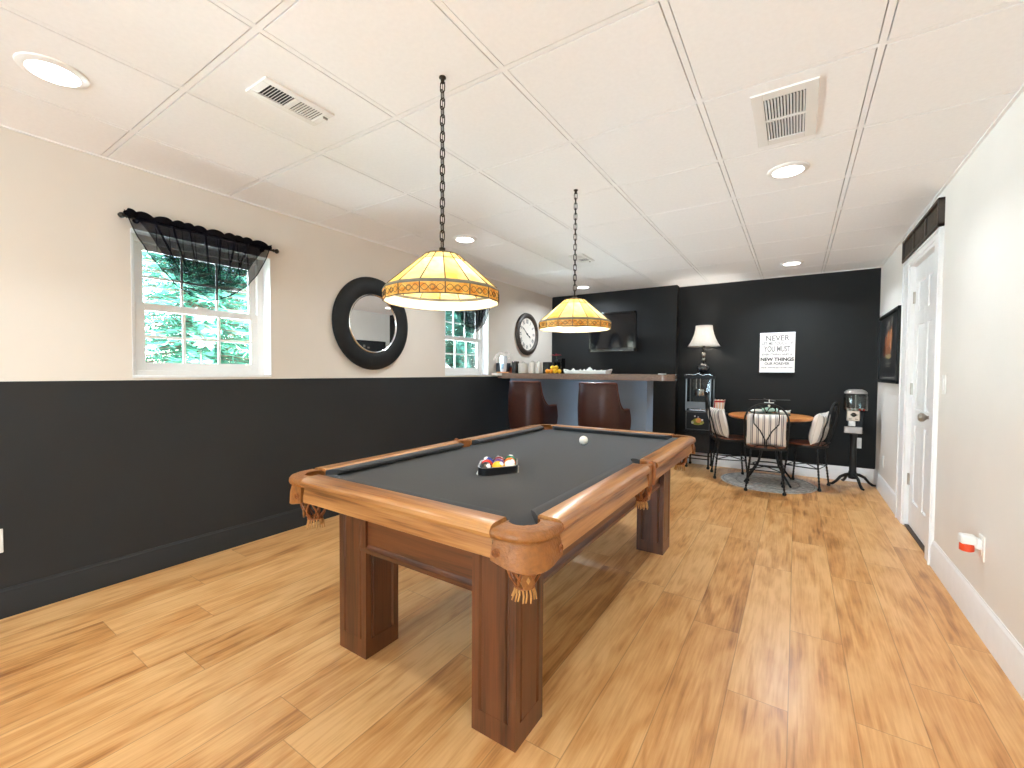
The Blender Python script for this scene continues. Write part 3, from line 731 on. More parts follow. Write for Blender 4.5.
# slate bed with pocket notches
RP, RS = .056, .050; pc = .104
def bed_outline():
    q = pc-.016; c = [(TX1-q, TY0+q), (TX1-q, TY1-q), (TX0+q, TY1-q), (TX0+q, TY0+q)]
    P = []
    def notch(cx, cy, a0, a1): P.extend(arc(cx, cy, RP, a0, a1, 14))
    def half(cx, cy, a0, a1): P.extend(arc(cx, cy, RS, a0, a1, 12))
    notch(*c[0], 215, 55)            # near right corner: concave toward the table
    half(TX1-.066, TCY, 250, 110)
    notch(*c[1], 305, 145)
    notch(*c[2], 35, -125)
    half(TX0+.066, TCY, 70, -70)
    notch(*c[3], 125, -35)
    return P
MB().prism(bed_outline(), BED-.03, BED).build('bed', M_felt, pool, smooth=0)
# rails: t along, n outward.  p0,p1 ends of the inner wood edge
RAILP = [(0, .700), (0, .757), (.004, .7635), (.010, TZ), (.062, TZ-.001), (.076, TZ-.005), (.085, TZ-.014), (.088, TZ-.026), (.084, TZ-.036), (.072, TZ-.041), (.070, TZ-.046), (.076, .690), (.077, .668), (.070, .664), (.0, .664)]
def rail(p0, p1, out, mat, c0, c1):
    p0, p1, w = Vector((*p0, 0)), Vector((*p1, 0)), Vector((*out, 0)); t = (p1-p0).normalized()
    b = MB(); rr = [b.ring([p+w*u+Vector((0,0,z)) for u, z in RAILP]) for p in (p0, p1)]
    b.skin(rr); o = b.build('rail', mat, pool, smooth=30)
    cprof = [(0, .758), (-.020, .761), (-.040, .7595), (-.050, .756), (-.048, .748), (-.012, .728), (0, .728)]
    m = MB(); rings = []
    for p, c, s in ((p0, c0, 1), (p1, c1, -1)):
        rings.append(m.ring([p+w*u+t*(s*c*(-u/.05))+Vector((0,0,z)) for u, z in cprof]))
    m.skin(rings); m.build('cushion', M_felt, o, smooth=40)
    return o
x0i, x1i, y0i, y1i = TX0+RW, TX1-RW, TY0+RW, TY1-RW
sg = .062
rail((TX0+LC, y0i), (TX1-LC, y0i), (0, -1), M_oakx, .045, .045)
rail((TX1-LC, y1i), (TX0+LC, y1i), (0, 1), M_oakx, .045, .045)
for xi, o in ((x1i, 1), (x0i, -1)):
    rail((xi, TY0+LC), (xi, TCY-sg), (o, 0), M_oaky, .045, .012)
    rail((xi, TCY+sg), (xi, TY1-LC), (o, 0), M_oaky, .012, .045)
# corner leather irons
def casting_poly(L=LC-.003):
    w = RW-.004; ro = .098
    P = [(L, 0)]+[(ro-ro*math.sin(R(90*i/10)), ro-ro*math.cos(R(90*i/10))) for i in range(11)]+[(0, L), (w, L)]
    # opening: from (w,L) round the pocket to (L,w)
    P += [(pc+RP*math.cos(R(a)), pc+RP*math.sin(R(a))) for a in range(128, 323, 12)]
    P += [(L, w)]
    return P
def corner(cx, cy, sx, sy, hang=True):
    # local (a,b) measured inward from the outer corner
    def W(a, b): return (cx+sx*a, cy+sy*b)
    poly = [W(a, b) for a, b in casting_poly()]
    c = MB(); n = len(poly)
    def off(p, d):   # shrink toward casting mid
        q = W(.075, .075); v = Vector((q[0]-p[0], q[1]-p[1])); l = v.length or 1
        return (p[0]+v.x/l*d, p[1]+v.y/l*d)
    zs = [(.662, .004), (.666, -.001), (.690, .001), (TZ-.046, .008), (TZ-.040, .008), (TZ-.036, .000), (TZ-.028, -.003), (TZ-.018, -.002), (TZ-.010, .004), (TZ-.007, .012)]
    loc = casting_poly()
    rings = [c.ring([(*off(p, d), z-(.034*max(0, 1-(q[0]+q[1])/.150) if z < .667 else 0)) for p, q in zip(poly, loc)]) for z, d in zs]
    c.skin(rings); o = c.build('corner_pocket', M_leather, pool, smooth=50)
    pocket_net(W(.096, .096), .052, .652, o, (sx, sy))
    # stitched seam & rosettes on the skirt
    for (a, b), (nx, ny) in (((.13, -.002), (0, -1)), ((-.002, .13), (-1, 0))):
        r = MB(); p = W(a, b); M = frame_M((p[0], p[1], .690), (sx*abs(ny) or 0, sy*abs(nx) or 0, 0), (0,0,1), (sx*nx, sy*ny, 0))
        r.tube([M @ Vector((.011*math.cos(2*PI*i/14), .011*math.sin(2*PI*i/14), .002)) for i in range(14)], .002, 6, closed=True)
        r.tube([M @ Vector((.005*math.cos(2*PI*i/10), .005*math.sin(2*PI*i/10), .002)) for i in range(10)], .002, 6, closed=True)
        r.build('rosette', M_leathd, o)
    return o
def pocket_net(c, r, ztop, par, sgn):
    x, y = c; s = MB()
    zb = ztop-.080
    n = 7
    for k in range(n):
        a = 2*PI*k/n
        for dirn in (1, -1):
            pts = []
            for i in range(8):
                t = i/7; rr = r*(1-.50*t**1.6)+.006*math.sin(t*PI); aa = a+dirn*t*.75
                pts.append((x+rr*math.cos(aa), y+rr*math.sin(aa), ztop+.004-(ztop-zb)*t))
            s.tube(pts, .0042, 6, flat=.7)
    s.tube([(x+r*.52*math.cos(2*PI*i/18), y+r*.52*math.sin(2*PI*i/18), zb) for i in range(18)], .005, 6, closed=True)
    s.tube([(x+r*math.cos(2*PI*i/18), y+r*math.sin(2*PI*i/18), ztop-.002) for i in range(18)], .005, 6, closed=True)
    s.build('net_straps', M_leathd, par)
    sh = MB(); d = Vector((-sgn[0], -sgn[1], 0)).normalized(); e = Vector((-d.y, d.x, 0))
    M = frame_M((x+d.x*r*.80, y+d.y*r*.80, ztop-.048), e, Vector((0,0,1)), d)
    sh.prism([(0, .032), (.020, .012), (.020, -.008), (.012, -.028), (-.012, -.028), (-.020, -.008), (-.020, .012)], -.004, .004, M)
    sh.build('net_shield', M_leather, par, smooth=0, bevel=.003)
    st = MB(); st.prism([(0, .010), (.006, 0), (0, -.010), (-.006, 0)], .004, .006, M); st.build('shield_stud', M_string, par, smooth=0)
    fr = MB()
    rg = random.Random(int(1000*(x+y)))
    for k in range(16):
        a = 2*PI*k/16; rr = r*.5
        p = Vector((x+rr*math.cos(a), y+rr*math.sin(a), zb)); q = p+Vector((.008*math.cos(a)+rg.uniform(-.004, .004), .008*math.sin(a)+rg.uniform(-.004, .004), -.034-rg.random()*.01))
        fr.tube([p, (p+q)/2+Vector((.003, 0, 0)), q], [.0028, .003, .0022], 5)
    fr.build('fringe', M_string, par)
for cx, cy, sx, sy in ((TX1, TY0, -1, 1), (TX0, TY0, 1, 1), (TX1, TY1, -1, -1), (TX0, TY1, 1, -1)): corner(cx, cy, sx, sy)
# side pockets
for xo, s in ((TX1, -1), (TX0, 1)):
    L = sg-.002
    P = [(0, -L), (0, L), (RW-.006, L)]+[(.075+RS*math.cos(R(a)), RS*math.sin(R(a))) for a in range(98, 263, 11)]+[(RW-.006, -L)]
    # keep the ring outside the wood edge
    P = [(xo+s*(max(a, 0)+.004), TCY+b) for a, b in P]
    c = MB(); c.skin([c.ring([(*p, z) for p in P]) for z in (.664, TZ-.004)]); o = c.build('side_pocket', M_leather, pool, smooth=40, bevel=.005)
    b = MB(); b.tube([(xo+s*.004, TCY, .664), (xo-s*.001, TCY, .70), (xo-s*.001, TCY, TZ-.02), (xo+s*.012, TCY, TZ), (xo+s*.022, TCY, TZ-.002)], .010, 10); b.build('strap_loop', M_leathd, o)
    pocket_net((xo+s*.055, TCY), .042, .660, o, (s, .001))
# frame under the rails: blind panels with lower moulding
LG = [(-1.543, 1.226), (-.796, 1.200), (-1.543, 2.962), (-.789, 2.962)]
ap = MB(); xa, xb, ya, yb = LG[0][0]+.05, LG[1][0]-.05, LG[0][1], LG[2][1]
for y, s in ((1.150, 1), (3.025, -1)): 
    m = MB(); m.box((xa, min(y, y+s*.025), .47), (xb, max(y, y+s*.025), .668)); 
    prof = [(-.010, .445), (.030, .445), (.030, .478), (.0, .478), (-.004, .470), (-.012, .462)]
    r = [m.ring([(x, y+s*u, z) for u, z in prof]) for x in (xa, xb)]; m.skin(r)
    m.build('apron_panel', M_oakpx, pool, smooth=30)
for x, s in ((-1.600, 1), (-.738, -1)):
    m = MB(); m.box((min(x, x+s*.025), ya, .47), (max(x, x+s*.025), yb, .668))
    prof = [(-.010, .445), (.030, .445), (.030, .478), (.0, .478), (-.004, .470), (-.012, .462)]
    r = [m.ring([(x+s*u, y, z) for u, z in prof]) for y in (ya, yb)]; m.skin(r)
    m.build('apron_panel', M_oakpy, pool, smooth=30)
MB().box((TX0+.10, TY0+.10, .64), (TX1-.10, TY1-.10, .668)).build('subframe', M_dkwood, pool, smooth=0)
# legs with fluted faces
for lx, ly in LG:
    h = .0865; g = .052; gw = .007; gd = .007
    side = [(-h, 0), (-g-gw, 0), (-g, gd), (-g+gw*.4, gd), (-g+gw, .0015), (g-gw, .0015), (g-gw*.4, gd), (g, gd), (g+gw, 0)]
    P = []
    for k in range(4):
        a = R(90*k)
        for u, d in side:
            px, py = u, -h+d
            P.append((lx+px*math.cos(a)-py*math.sin(a), ly+px*math.sin(a)+py*math.cos(a)))
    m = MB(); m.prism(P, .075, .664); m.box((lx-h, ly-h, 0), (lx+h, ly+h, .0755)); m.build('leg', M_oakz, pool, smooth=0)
# balls and rack
BR = .0286
def pball(name, lab, x, y, mats, cat='ball', group=None, rot=(0,0,0), stripe=False):
    m = MB(); n, k = 24, 16
    prof = [(math.sin(PI*i/k)*BR, -math.cos(PI*i/k)*BR) for i in range(k+1)]; prof[0] = (.0004, -BR); prof[-1] = (.0004, BR)
    K = Matrix.Rotation(R(rot[0]), 3, 'X') @ Matrix.Rotation(R(rot[1]), 3, 'Y')
    m.lathe(prof, (x, y, BED+BR), n, K)
    o = m.build(name, mats, org=(x, y, BED+BR))
    if stripe:
        for p in o.data.polygons:
            c = K.inverted() @ p.center
            if abs(c.z) > BR*.5: p.material_index = 1
    tag(o, lab, cat, group)
    # number spot
    if name == 'billiard_ball':
        rq = random.Random(lab); d = Vector((rq.uniform(-.6, .9), rq.uniform(-.9, .5), rq.uniform(.15, .9))).normalized(); s = MB()
        M = d.to_track_quat('Z', 'Y').to_matrix().to_4x4(); M.translation = Vector((x, y, BED+BR))+d*(BR*.88)
        s.lathe([(.0085, 0), (.0105, .002), (.0085, BR*.12-.0003+.0016), (.001, BR*.12+.0016)], n=14, M=M.to_3x3(), c=M.translation); s.build('number_spot', M_white, o)
    return o
pw = plain('ivory ball', srgb(240, 236, 222), .12, var=.01, coat=.6)
pball('cue_ball', 'white cue ball resting on the cloth toward the far end', -1.117, 2.535, [pw])
BC = {'black': srgb(22, 18, 22), 'yellow': srgb(246, 184, 24), 'blue': srgb(40, 62, 150), 'red': srgb(206, 40, 36), 'purple': srgb(96, 48, 120), 'orange': srgb(236, 112, 34), 'green': srgb(30, 110, 70), 'maroon': srgb(120, 30, 36)}
RC = Vector((-1.146, 1.640)); dA = Vector((math.sin(R(32)), math.cos(R(32))))*.0575; dB = Vector((-math.sin(R(32)), math.cos(R(32))))*.0575
spec = [[('black', 'black ball at the near tip of the diamond rack'), ('yellow', 'solid yellow ball in the middle of the rack front'), ('yellow', 'yellow striped ball at the right corner of the rack')],
        [('red', 'red ball behind the black ball in the rack'), ('purple', 'purple ball at the center of the diamond rack'), ('orange', 'orange ball behind the yellow striped ball in the rack')],
        [('blue', 'blue ball at the left corner of the diamond rack'), ('maroon', 'maroon ball on the far side of the rack'), ('green', 'green ball at the far tip of the diamond rack')]]
for i in range(3):
    for j in range(3):
        p = RC+dA*(j-1)+dB*(i-1); c, l = spec[i][j]
        st = (i == 0 and j == 2)
        pball('billiard_ball', l, p.x, p.y, [plain('ball '+c, BC[c], .1, var=.02, coat=.7), pw], group='billiard balls in the rack', stripe=st, rot=(30, 20))
rk = thing('ball_rack', 'black diamond ball rack with chrome edge holding nine balls', 'ball rack', (RC.x, RC.y, BED))
def diamond(r):
    P = []
    e = .0575*1.0
    cs_ = [RC-dA-dB, RC+dA-dB, RC+dA+dB, RC-dA+dB]
    angs = [(180+32, 360-32), (-32, 32), (32, 148), (148, 212)]
    ords = []
    for c, (a0, a1) in zip(cs_, angs):
        for i in range(9):
            a = R(a0+(a1-a0)*i/8); P.append((c.x+r*math.cos(a), c.y+r*math.sin(a)))
    return P
def band(r0, r1, z0, z1):
    m = MB(); A, B = diamond(r0), diamond(r1)
    m.skin([m.ring([(*p, z0) for p in B]), m.ring([(*p, z1) for p in B]), m.ring([(*p, z1) for p in A]), m.ring([(*p, z0) for p in A])], loop=True); return m
band(BR+.0015, BR+.008, BED+.002, BED+.036).build('rack_body', M_bplast, rk, smooth=40)
band(BR+.007, BR+.0145, BED+.0005, BED+.0045).build('lower_rim', M_chrome, rk, smooth=40)
band(BR+.001, BR+.0085, BED+.036, BED+.038).build('upper_rim', M_chrome, rk, smooth=40)

# ------------------------------------------------------------------ bar
BZ, BT = 1.172, .064
BY0, BY1 = 4.32, 5.02
bt = thing('bar_counter', 'long bar with speckled stone top along the left rear wall', 'bar counter', (-2.1, 4.9, 0))
P = [(-2.976, BY0), (-1.09, BY0)]+arc(-1.10, BY0+.11, .11, -85, 0, 8)+[(-1.005, 4.55)]+arc(-1.19, BY1-.09, .09, 10, 90, 8)+[(XL+.006, BY1), (XL+.006, BY0+.14), (-2.976, BY0+.14)]
MB().prism(P, BZ-BT, BZ).build('countertop', M_stone, bt, smooth=40, bevel=.008)
MB().box((XL+.006, BY0+.01, BZ-.030), (-2.977, BY0+.14, BZ-.001)).build('end_filler', M_ceramic, bt, smooth=0, bevel=.003)
bx = -1.356
MB().box((XL+.006, 4.75, 0), (bx, 5.0, BZ-BT-.001)).build('bar_base', M_barw, bt, smooth=0, bevel=.003)
MB().box((XL+.006, 4.736, 0), (bx-.002, 4.75, .11)).build('kick_board', M_black, bt, smooth=0)
# bar stools
def bar_stool(loc, lab, rz=0):
    t = thing('bar_stool', lab, 'bar stool', loc, 'brown leather bar stools')
    def path(u):   # u in 0..1 right arm front -> round back -> left arm front, local, returns (p, normal)
        a, rb, yf = .200, .145, .255
        segs = [yf+a-rb, rb*PI/2, 2*(a-rb), rb*PI/2, yf+a-rb]; tot = sum(segs); s = u*tot
        if s <= segs[0]: return Vector((a, yf-s)), Vector((1, 0))
        s -= segs[0]
        if s <= segs[1]: th = s/rb; n = Vector((math.cos(th), -math.sin(th))); return Vector((a-rb, -a+rb))+n*rb, n
        s -= segs[1]
        if s <= segs[2]: return Vector((a-rb-s, -a)), Vector((0, -1))
        s -= segs[2]
        if s <= segs[3]: th = s/rb; n = Vector((-math.sin(th), -math.cos(th))); return Vector((-a+rb, -a+rb))+n*rb, n
        s -= segs[3]; return Vector((-a, -a+rb+s)), Vector((-1, 0))
    zb = .57
    def top(p):
        # concave sweep from the back height down to the arm
        y = p.y; hb, ha = 1.086, .82
        if y <= -.10: return hb
        if y >= .12: return ha
        k = (y+.10)/.22; return ha+(hb-ha)*(1-math.sqrt(max(0, 1-(1-k)**2)))
    TH = .048; nu = 72
    m = MB(); rings = []
    for i in range(nu+1):
        p, n = path(i/nu); zt = top(p); r = []
        for v in (0, .25, .5, .75, .93): 
            z = zb+(zt-zb)*v; q = p+n*(.018*math.sin(PI*min(1, v))+.0); r.append((q.x, q.y, z))
        r.append((p.x-n.x*.008, p.y-n.y*.008, zt)); 
        r.append((p.x-n.x*(TH-.01), p.y-n.y*(TH-.01), zt))
        for v in (.93, .5, 0): 
            z = zb+(zt-zb)*v; q = p-n*TH; r.append((q.x, q.y, z))
        rings.append(m.ring(r))
    m.skin(rings); m.build('barrel_back', M_brownl, t, local=True, smooth=60)
    pp = MB(); pts = []; pts2 = []
    for i in range(nu+1):
        p, n = path(i/nu); z = top(p); pts.append((p.x+n.x*.002, p.y+n.y*.002, z-.003)); pts2.append((p.x-n.x*(TH-.004), p.y-n.y*(TH-.004), z-.003))
    pp.tube(pts, .006, 8); pp.tube(pts2, .006, 8); pp.build('piping', M_brownp, t, local=True)
    cap = MB(); rr = []
    for i in range(nu+1):
        p, n = path(i/nu); z = top(p); rr.append(cap.ring([(p.x-n.x*.010, p.y-n.y*.010, z), (p.x-n.x*.024, p.y-n.y*.024, z+.007), (p.x-n.x*.038, p.y-n.y*.038, z), (p.x-n.x*.024, p.y-n.y*.024, z-.006)]))
    cap.skin(rr); cap.build('top_roll', M_brownp, t, local=True, smooth=60)
    s = MB(); s.lathe([(.001, .655), (.150, .655), (.155, .67), (.155, .72), (.148, .74), (.12, .752), (.001, .756)], c=(0, .0, 0), n=36); s.build('seat', M_brownl, t, local=True, smooth=50)
    sk = MB(); sk.lathe([(.001, .60), (.14, .60), (.15, .615), (.15, .655), (.001, .655)], n=36); sk.build('swivel_plate', M_dkwood, t, local=True)
    for k in range(4):
        a = R(45+90*k); l = MB(); l.tube([(.11*math.cos(a), .11*math.sin(a), .602), (.15*math.cos(a), .15*math.sin(a), .3), (.20*math.cos(a), .20*math.sin(a), 0)], [.022, .02, .016], 8); l.build('leg', M_dkwood, t, local=True)
    fr = MB(); fr.tube([(.168*math.cos(2*PI*i/36), .168*math.sin(2*PI*i/36), .21) for i in range(36)], .009, 8, closed=True); fr.build('footrest_ring', M_bronze, t, local=True)
    t.rotation_euler = (0, 0, rz); return t
st1 = bar_stool((-2.452, 4.10, 0), 'brown leather barrel bar stool at the left end of the bar, beside the dark wall')
dup(st1, (-1.610, 4.08, 0), 0, 'brown leather barrel bar stool nearer the right end of the bar')

# TV
tv = thing('television', 'black flat television mounted on the dark wall above the bar', 'television', (-2.06, YC, 1.73))
x0, x1, z0, z1, ty = -2.40, -1.752, 1.468, 1.992, 5.60
m = MB(); m.box((x0, ty, z0), (x1, ty+.05, z1)); m.build('housing', M_bplast, tv, smooth=0, bevel=.006)
m = MB()
for lo, hi in (((x0, ty-.008, z1-.028), (x1, ty, z1)), ((x0, ty-.008, z0), (x1, ty, z0+.05)), ((x0, ty-.008, z0), (x0+.028, ty, z1)), ((x1-.028, ty-.008, z0), (x1, ty, z1))): m.box(lo, hi)
m.build('bezel', plain('piano black', (.008, .008, .008), .12, var=.05), tv, smooth=0, bevel=.004)
MB().box((x0+.02, ty-.004, z0+.04), (x1-.02, ty-.001, z1-.02)).build('screen', plain('dark screen glass', (.006, .006, .007), .06, var=.05), tv, smooth=0)
MB().box((x0+.03, ty-.0095, z0+.006), (x1-.03, ty-.007, z0+.014)).build('trim_strip', plain('dark chrome', (.12, .12, .12), .2, .9), tv, smooth=0)
m = MB(); m.box((-2.16, YC-.02, 1.62), (-1.98, YC+.002, 1.86)); m.build('wall_plate', M_bplast, tv, smooth=0)
m = MB(); m.tube([(-2.07, YC-.02, 1.74), (-1.95, YC-.14, 1.74), (-2.07, ty+.05, 1.74)], .022, 8); m.box((-2.17, ty+.05, 1.65), (-1.97, ty+.062, 1.83)); m.build('swivel_arm', M_bplast, tv)

# things on the bar
b = MB(); b.box((-3.138, 4.42, BZ), (-3.05, 4.62, BZ+.125)); tag(b.build('storage_box', plain('dark slate card', (.035, .042, .052), .5), org=(-3.09, 4.52, BZ), smooth=0, bevel=.004), 'dark slate storage box at the left end of the bar by the window', 'box')
VX, VY = -2.985, 4.36
tag(MB().lathe([(.001, BZ), (.08, BZ), (.084, BZ+.005), (.084, BZ+.013), (.08, BZ+.016), (.001, BZ+.016)], c=(VX, VY, 0), n=28).build('wooden_board', M_tabw, org=(VX, VY, BZ)), 'round wooden board under the pale vase on the bar', 'board')
z = BZ+.016
vs = thing('flower_vase', 'pale frosted vase with thin arching twigs near the window on the bar', 'vase', (VX, VY, z))
m = MB(); m.lathe([(.001, z), (.034, z), (.038, z+.01), (.044, z+.10), (.046, z+.16), (.040, z+.178), (.043, z+.192), (.039, z+.192), (.036, z+.178), (.042, z+.16), (.040, z+.10), (.034, z+.012), (.001, z+.01)], c=(VX, VY, 0), n=28); m.build('vase_body', plain('frosted glass', srgb(222, 228, 234), .25, var=.03), vs)
m = MB(); m.grid(lambda u, v: (VX+.0445*math.cos(R(-100+50*u)), VY+.0445*math.sin(R(-100+50*u)), z+.035+.06*v), 10, 1); m.build('vase_label', plain('pale blue label', srgb(146, 180, 208), .5), vs, solid=.0006)
rg = random.Random(4)
m = MB(); d = MB()
for k in range(16):
    a = 2*PI*k/16+rg.uniform(-.2, .2); ln = rg.uniform(.07, .13)
    pts = [(VX+.02*math.cos(a), VY+.02*math.sin(a), z+.15), (VX+ln*.5*math.cos(a), VY+ln*.5*math.sin(a), z+.22+.035*rg.random()), (VX+ln*.85*math.cos(a), VY+ln*.85*math.sin(a), z+.20+.03*rg.random()), (VX+ln*math.cos(a), VY+ln*math.sin(a), z+.11+.06*rg.random())]
    m.tube(pts, .002, 5); d.ball(pts[-1], .007, 8, 6); d.ball(pts[2], .006, 8, 6); d.ball(pts[1], .006, 8, 6)
m.build('twigs', plain('pale twig', srgb(206, 196, 182), .6), vs); d.build('blossoms', plain('pale pink blossom', srgb(222, 200, 196), .6, var=.2), vs)
JX, JY = -3.03, 4.62
jr = thing('preserve_jar', 'small jar of orange preserve with grey lid beside the tall dark box', 'jar', (JX, JY, BZ))
m = MB(); m.lathe([(.001, BZ), (.026, BZ), (.028, BZ+.006), (.028, BZ+.062), (.02, BZ+.074), (.001, BZ+.074)], c=(JX, JY, 0), n=20); m.build('jar_body', plain('orange preserve', srgb(206, 96, 58), .3, var=.3, nscale=60), jr)
m = MB(); m.lathe([(.001, BZ+.074), (.024, BZ+.074), (.024, BZ+.098), (.001, BZ+.10)], c=(JX, JY, 0), n=20); m.build('lid', plain('grey lid', srgb(150, 150, 160), .35, .5), jr)
tag(MB().box((-2.995, 4.56, BZ), (-2.935, 4.64, BZ+.148)).build('tea_box', plain('dark brown card', (.03, .022, .018), .5, var=.3), org=(-2.965, 4.60, BZ), smooth=0, bevel=.003), 'tall dark box between the orange jar and the cream canisters', 'box')
def canister(x, y, r, h, lab):
    t = thing('canister', lab, 'canister', (x, y, BZ), 'cream canisters on the bar')
    m = MB(); m.lathe([(.001, BZ), (r*.96, BZ), (r, BZ+.006), (r, BZ+h-.006), (r*.97, BZ+h), (.001, BZ+h)], c=(x, y, 0), n=32); m.build('canister_body', M_ceramic, t)
    m = MB(); m.lathe([(.001, BZ+h), (r*1.02, BZ+h), (r*1.02, BZ+h+.008), (r*.7, BZ+h+.012), (.001, BZ+h+.014)], c=(x, y, 0), n=32); m.build('lid', M_ceramic, t)
    m = MB(); m.tube([(x+.020*math.cos(R(180*i/10)), y, BZ+h+.012+.018*math.sin(R(180*i/10))) for i in range(11)], .003, 8); m.build('handle', M_nickel, t)
canister(-2.868, 4.63, .062, .112, 'wide cream canister beside the tall dark box on the bar')
canister(-2.752, 4.67, .046, .122, 'middle cream canister with arched lid handle on the bar')
canister(-2.650, 4.64, .038, .122, 'narrow cream canister beside the black box on the bar')
tag(MB().box((-2.605, 4.66, BZ), (-2.515, 4.76, BZ+.138)).build('storage_box', M_bplast, org=(-2.56, 4.71, BZ), smooth=0, bevel=.006), 'black box between the cream canisters and the fruit on the bar', 'box')
fl = thing('flower_vase', 'dark square glass vase with red flower behind the yellow fruit', 'vase', (-2.475, 4.85, BZ))
m = MB(); m.box((-2.53, 4.81, BZ), (-2.42, 4.91, BZ+.185)); m.build('vase_body', M_glassd, fl, smooth=0, bevel=.004)
m = MB(); m.tube([(-2.51, 4.86, BZ+.01), (-2.52, 4.86, BZ+.21)], .003, 6); m.build('stem', plain('green stem', (.05, .12, .03), .6), fl)
m = MB()
for k in range(9):
    a = 2*PI*k/9; M = Matrix.Translation((-2.525, 4.86, BZ+.222)) @ Matrix.Rotation(a, 4, 'Z') @ Matrix.Rotation(R(-14+10*(k % 2)), 4, 'Y')
    m.prism([(0, 0), (.03, .014), (.055, .012), (.072, 0), (.055, -.012), (.03, -.014)], -.001, .001, M)
m.ball((-2.525, 4.86, BZ+.232), .014, 10, 8); m.build('petals', plain('red petals', srgb(170, 34, 52), .6, var=.2), fl, smooth=0)
fp = [(-2.485, 4.56, 0), (-2.432, 4.545, 0), (-2.378, 4.552, 0), (-2.458, 4.607, 0), (-2.405, 4.60, 0), (-2.352, 4.605, 0), (-2.425, 4.574, .042), (-2.375, 4.576, .042)]
fl_ = ['leftmost orange fruit of the small heap on the bar', 'orange fruit in front at the middle of the heap', 'yellow fruit in front toward the right of the heap', 'yellow fruit at the back left of the heap', 'yellow fruit at the back middle of the heap', 'rightmost yellow fruit of the heap on the bar', 'yellow fruit on top of the heap, left one', 'yellow fruit on top of the heap, right one']
for i, ((x, y, dz), l) in enumerate(zip(fp, fl_)):
    fr = MB(); fr.ball((x, y, BZ+.0262+dz), .0265, 16, 12); o = fr.build('fruit', M_orangef if i < 2 else M_yellow, org=(x, y, BZ+.0262+dz)); tag(o, l, 'fruit', 'heap of fruit on the bar')
    k = MB(); k.cyl((x, y, BZ+dz+.051), (x+.002, y, BZ+dz+.057), .003, .002, 6); k.build('stem_end', plain('green stem', (.05, .12, .03), .6), o)
ty_ = thing('serving_tray', 'long white tray of shells on the bar under the television', 'tray', (-1.985, 4.62, BZ))
x0, x1, y0, y1 = -2.255, -1.735, 4.52, 4.70
m = MB(); rr = []
for ins, zt in ((.012, BZ), (0, BZ+.038), (.008, BZ+.038), (.02, BZ+.006)):
    rr.append(m.ring([(x0+ins, y0+ins, zt), (x1-ins, y0+ins, zt), (x1-ins, y1-ins, zt), (x0+ins, y1-ins, zt)]))
m.skin(rr); m.build('tray_body', M_wplast, ty_, smooth=0, bevel=.003)
for x, s in ((x0, -1), (x1, 1)):
    h = MB(); h.tube([(x+s*(-.002+.03*math.sin(R(180*i/8))), 4.61-.05*math.cos(R(180*i/8)), BZ+.036+.012*math.sin(R(180*i/8))) for i in range(9)], .005, 6); h.build('tray_handle', M_wplast, ty_)
for i, (x, y, r) in enumerate(((-2.165, 4.60, .036), (-2.09, 4.63, .030), (-2.03, 4.60, .030), (-1.975, 4.63, .046), (-1.90, 4.60, .028), (-1.83, 4.62, .026))):
    m = MB(); pts = []
    for k in range(26):
        t = k/25; a = t*4.5*PI; q = r*(1-t*.85); pts.append((x+q*.6*math.cos(a), y+q*.6*math.sin(a), BZ+.006+r*.45+t*r*1.1))
    m.tube(pts, [max(.0015, r*.45*(1-k/25*.9)) for k in range(26)], 8)
    tag(m.build('seashell', M_shell, org=(x, y, BZ+.006)), ['leftmost white shell in the tray', 'second white shell from the left in the tray', 'third white shell from the left in the tray', 'tallest white shell in the middle of the tray', 'second white shell from the right in the tray', 'rightmost white shell in the tray'][i], 'shell', 'shells in the tray')
tag(MB().lathe([(.001, BZ), (.038, BZ), (.040, BZ+.003), (.038, BZ+.008), (.001, BZ+.008)], c=(-1.14, 4.52, 0), n=24).build('drink_coaster', M_wplast, org=(-1.14, 4.52, BZ)), 'small white coaster on the right end of the bar', 'coaster')

# ------------------------------------------------------------------ wall sign
sgn = thing('wall_sign', 'white typographic sign hanging on the black far wall', 'sign', (-.196, YB, 1.435))
x0, x1, z0, z1 = -.374, -.018, 1.200, 1.672
yf = YB-.034
MB().box((x0, yf, z0), (x1, YB-.006, z1)).build('board', M_paper, sgn, smooth=0, bevel=.002)
m = MB(); m.box((x0, yf-.004, z1-.022), (x1, yf, z1)); m.box((x0, yf-.004, z0), (x1, yf, z0+.022)); m.build('edge_strips', M_white, sgn, smooth=0)
cx = (x0+x1)/2
for body, z, size, sx, mat, bold in (('NEVER', 1.603, .088, .92, M_inkg, .0008), ('LET ME TOUCH OF', 1.542, .050, .74, M_inkg, 0), ('YOU MUST', 1.475, .092, .58, M_inkg, .0012), ('EVERYTHING AND A', 1.412, .034, .96, M_inkg, 0), ('NEW THINGS', 1.353, .056, .98, M_ink, .0016), ('OUR FOREVER', 1.303, .042, .92, M_inkg, .0006), ('and the moments you remember most', 1.258, .028, .72, M_inkg, 0)):
    text_mesh('lettering', body, size, mat, on_back(cx, z, yf-.0004), sgn, sx=sx, bold=bold+.0008)

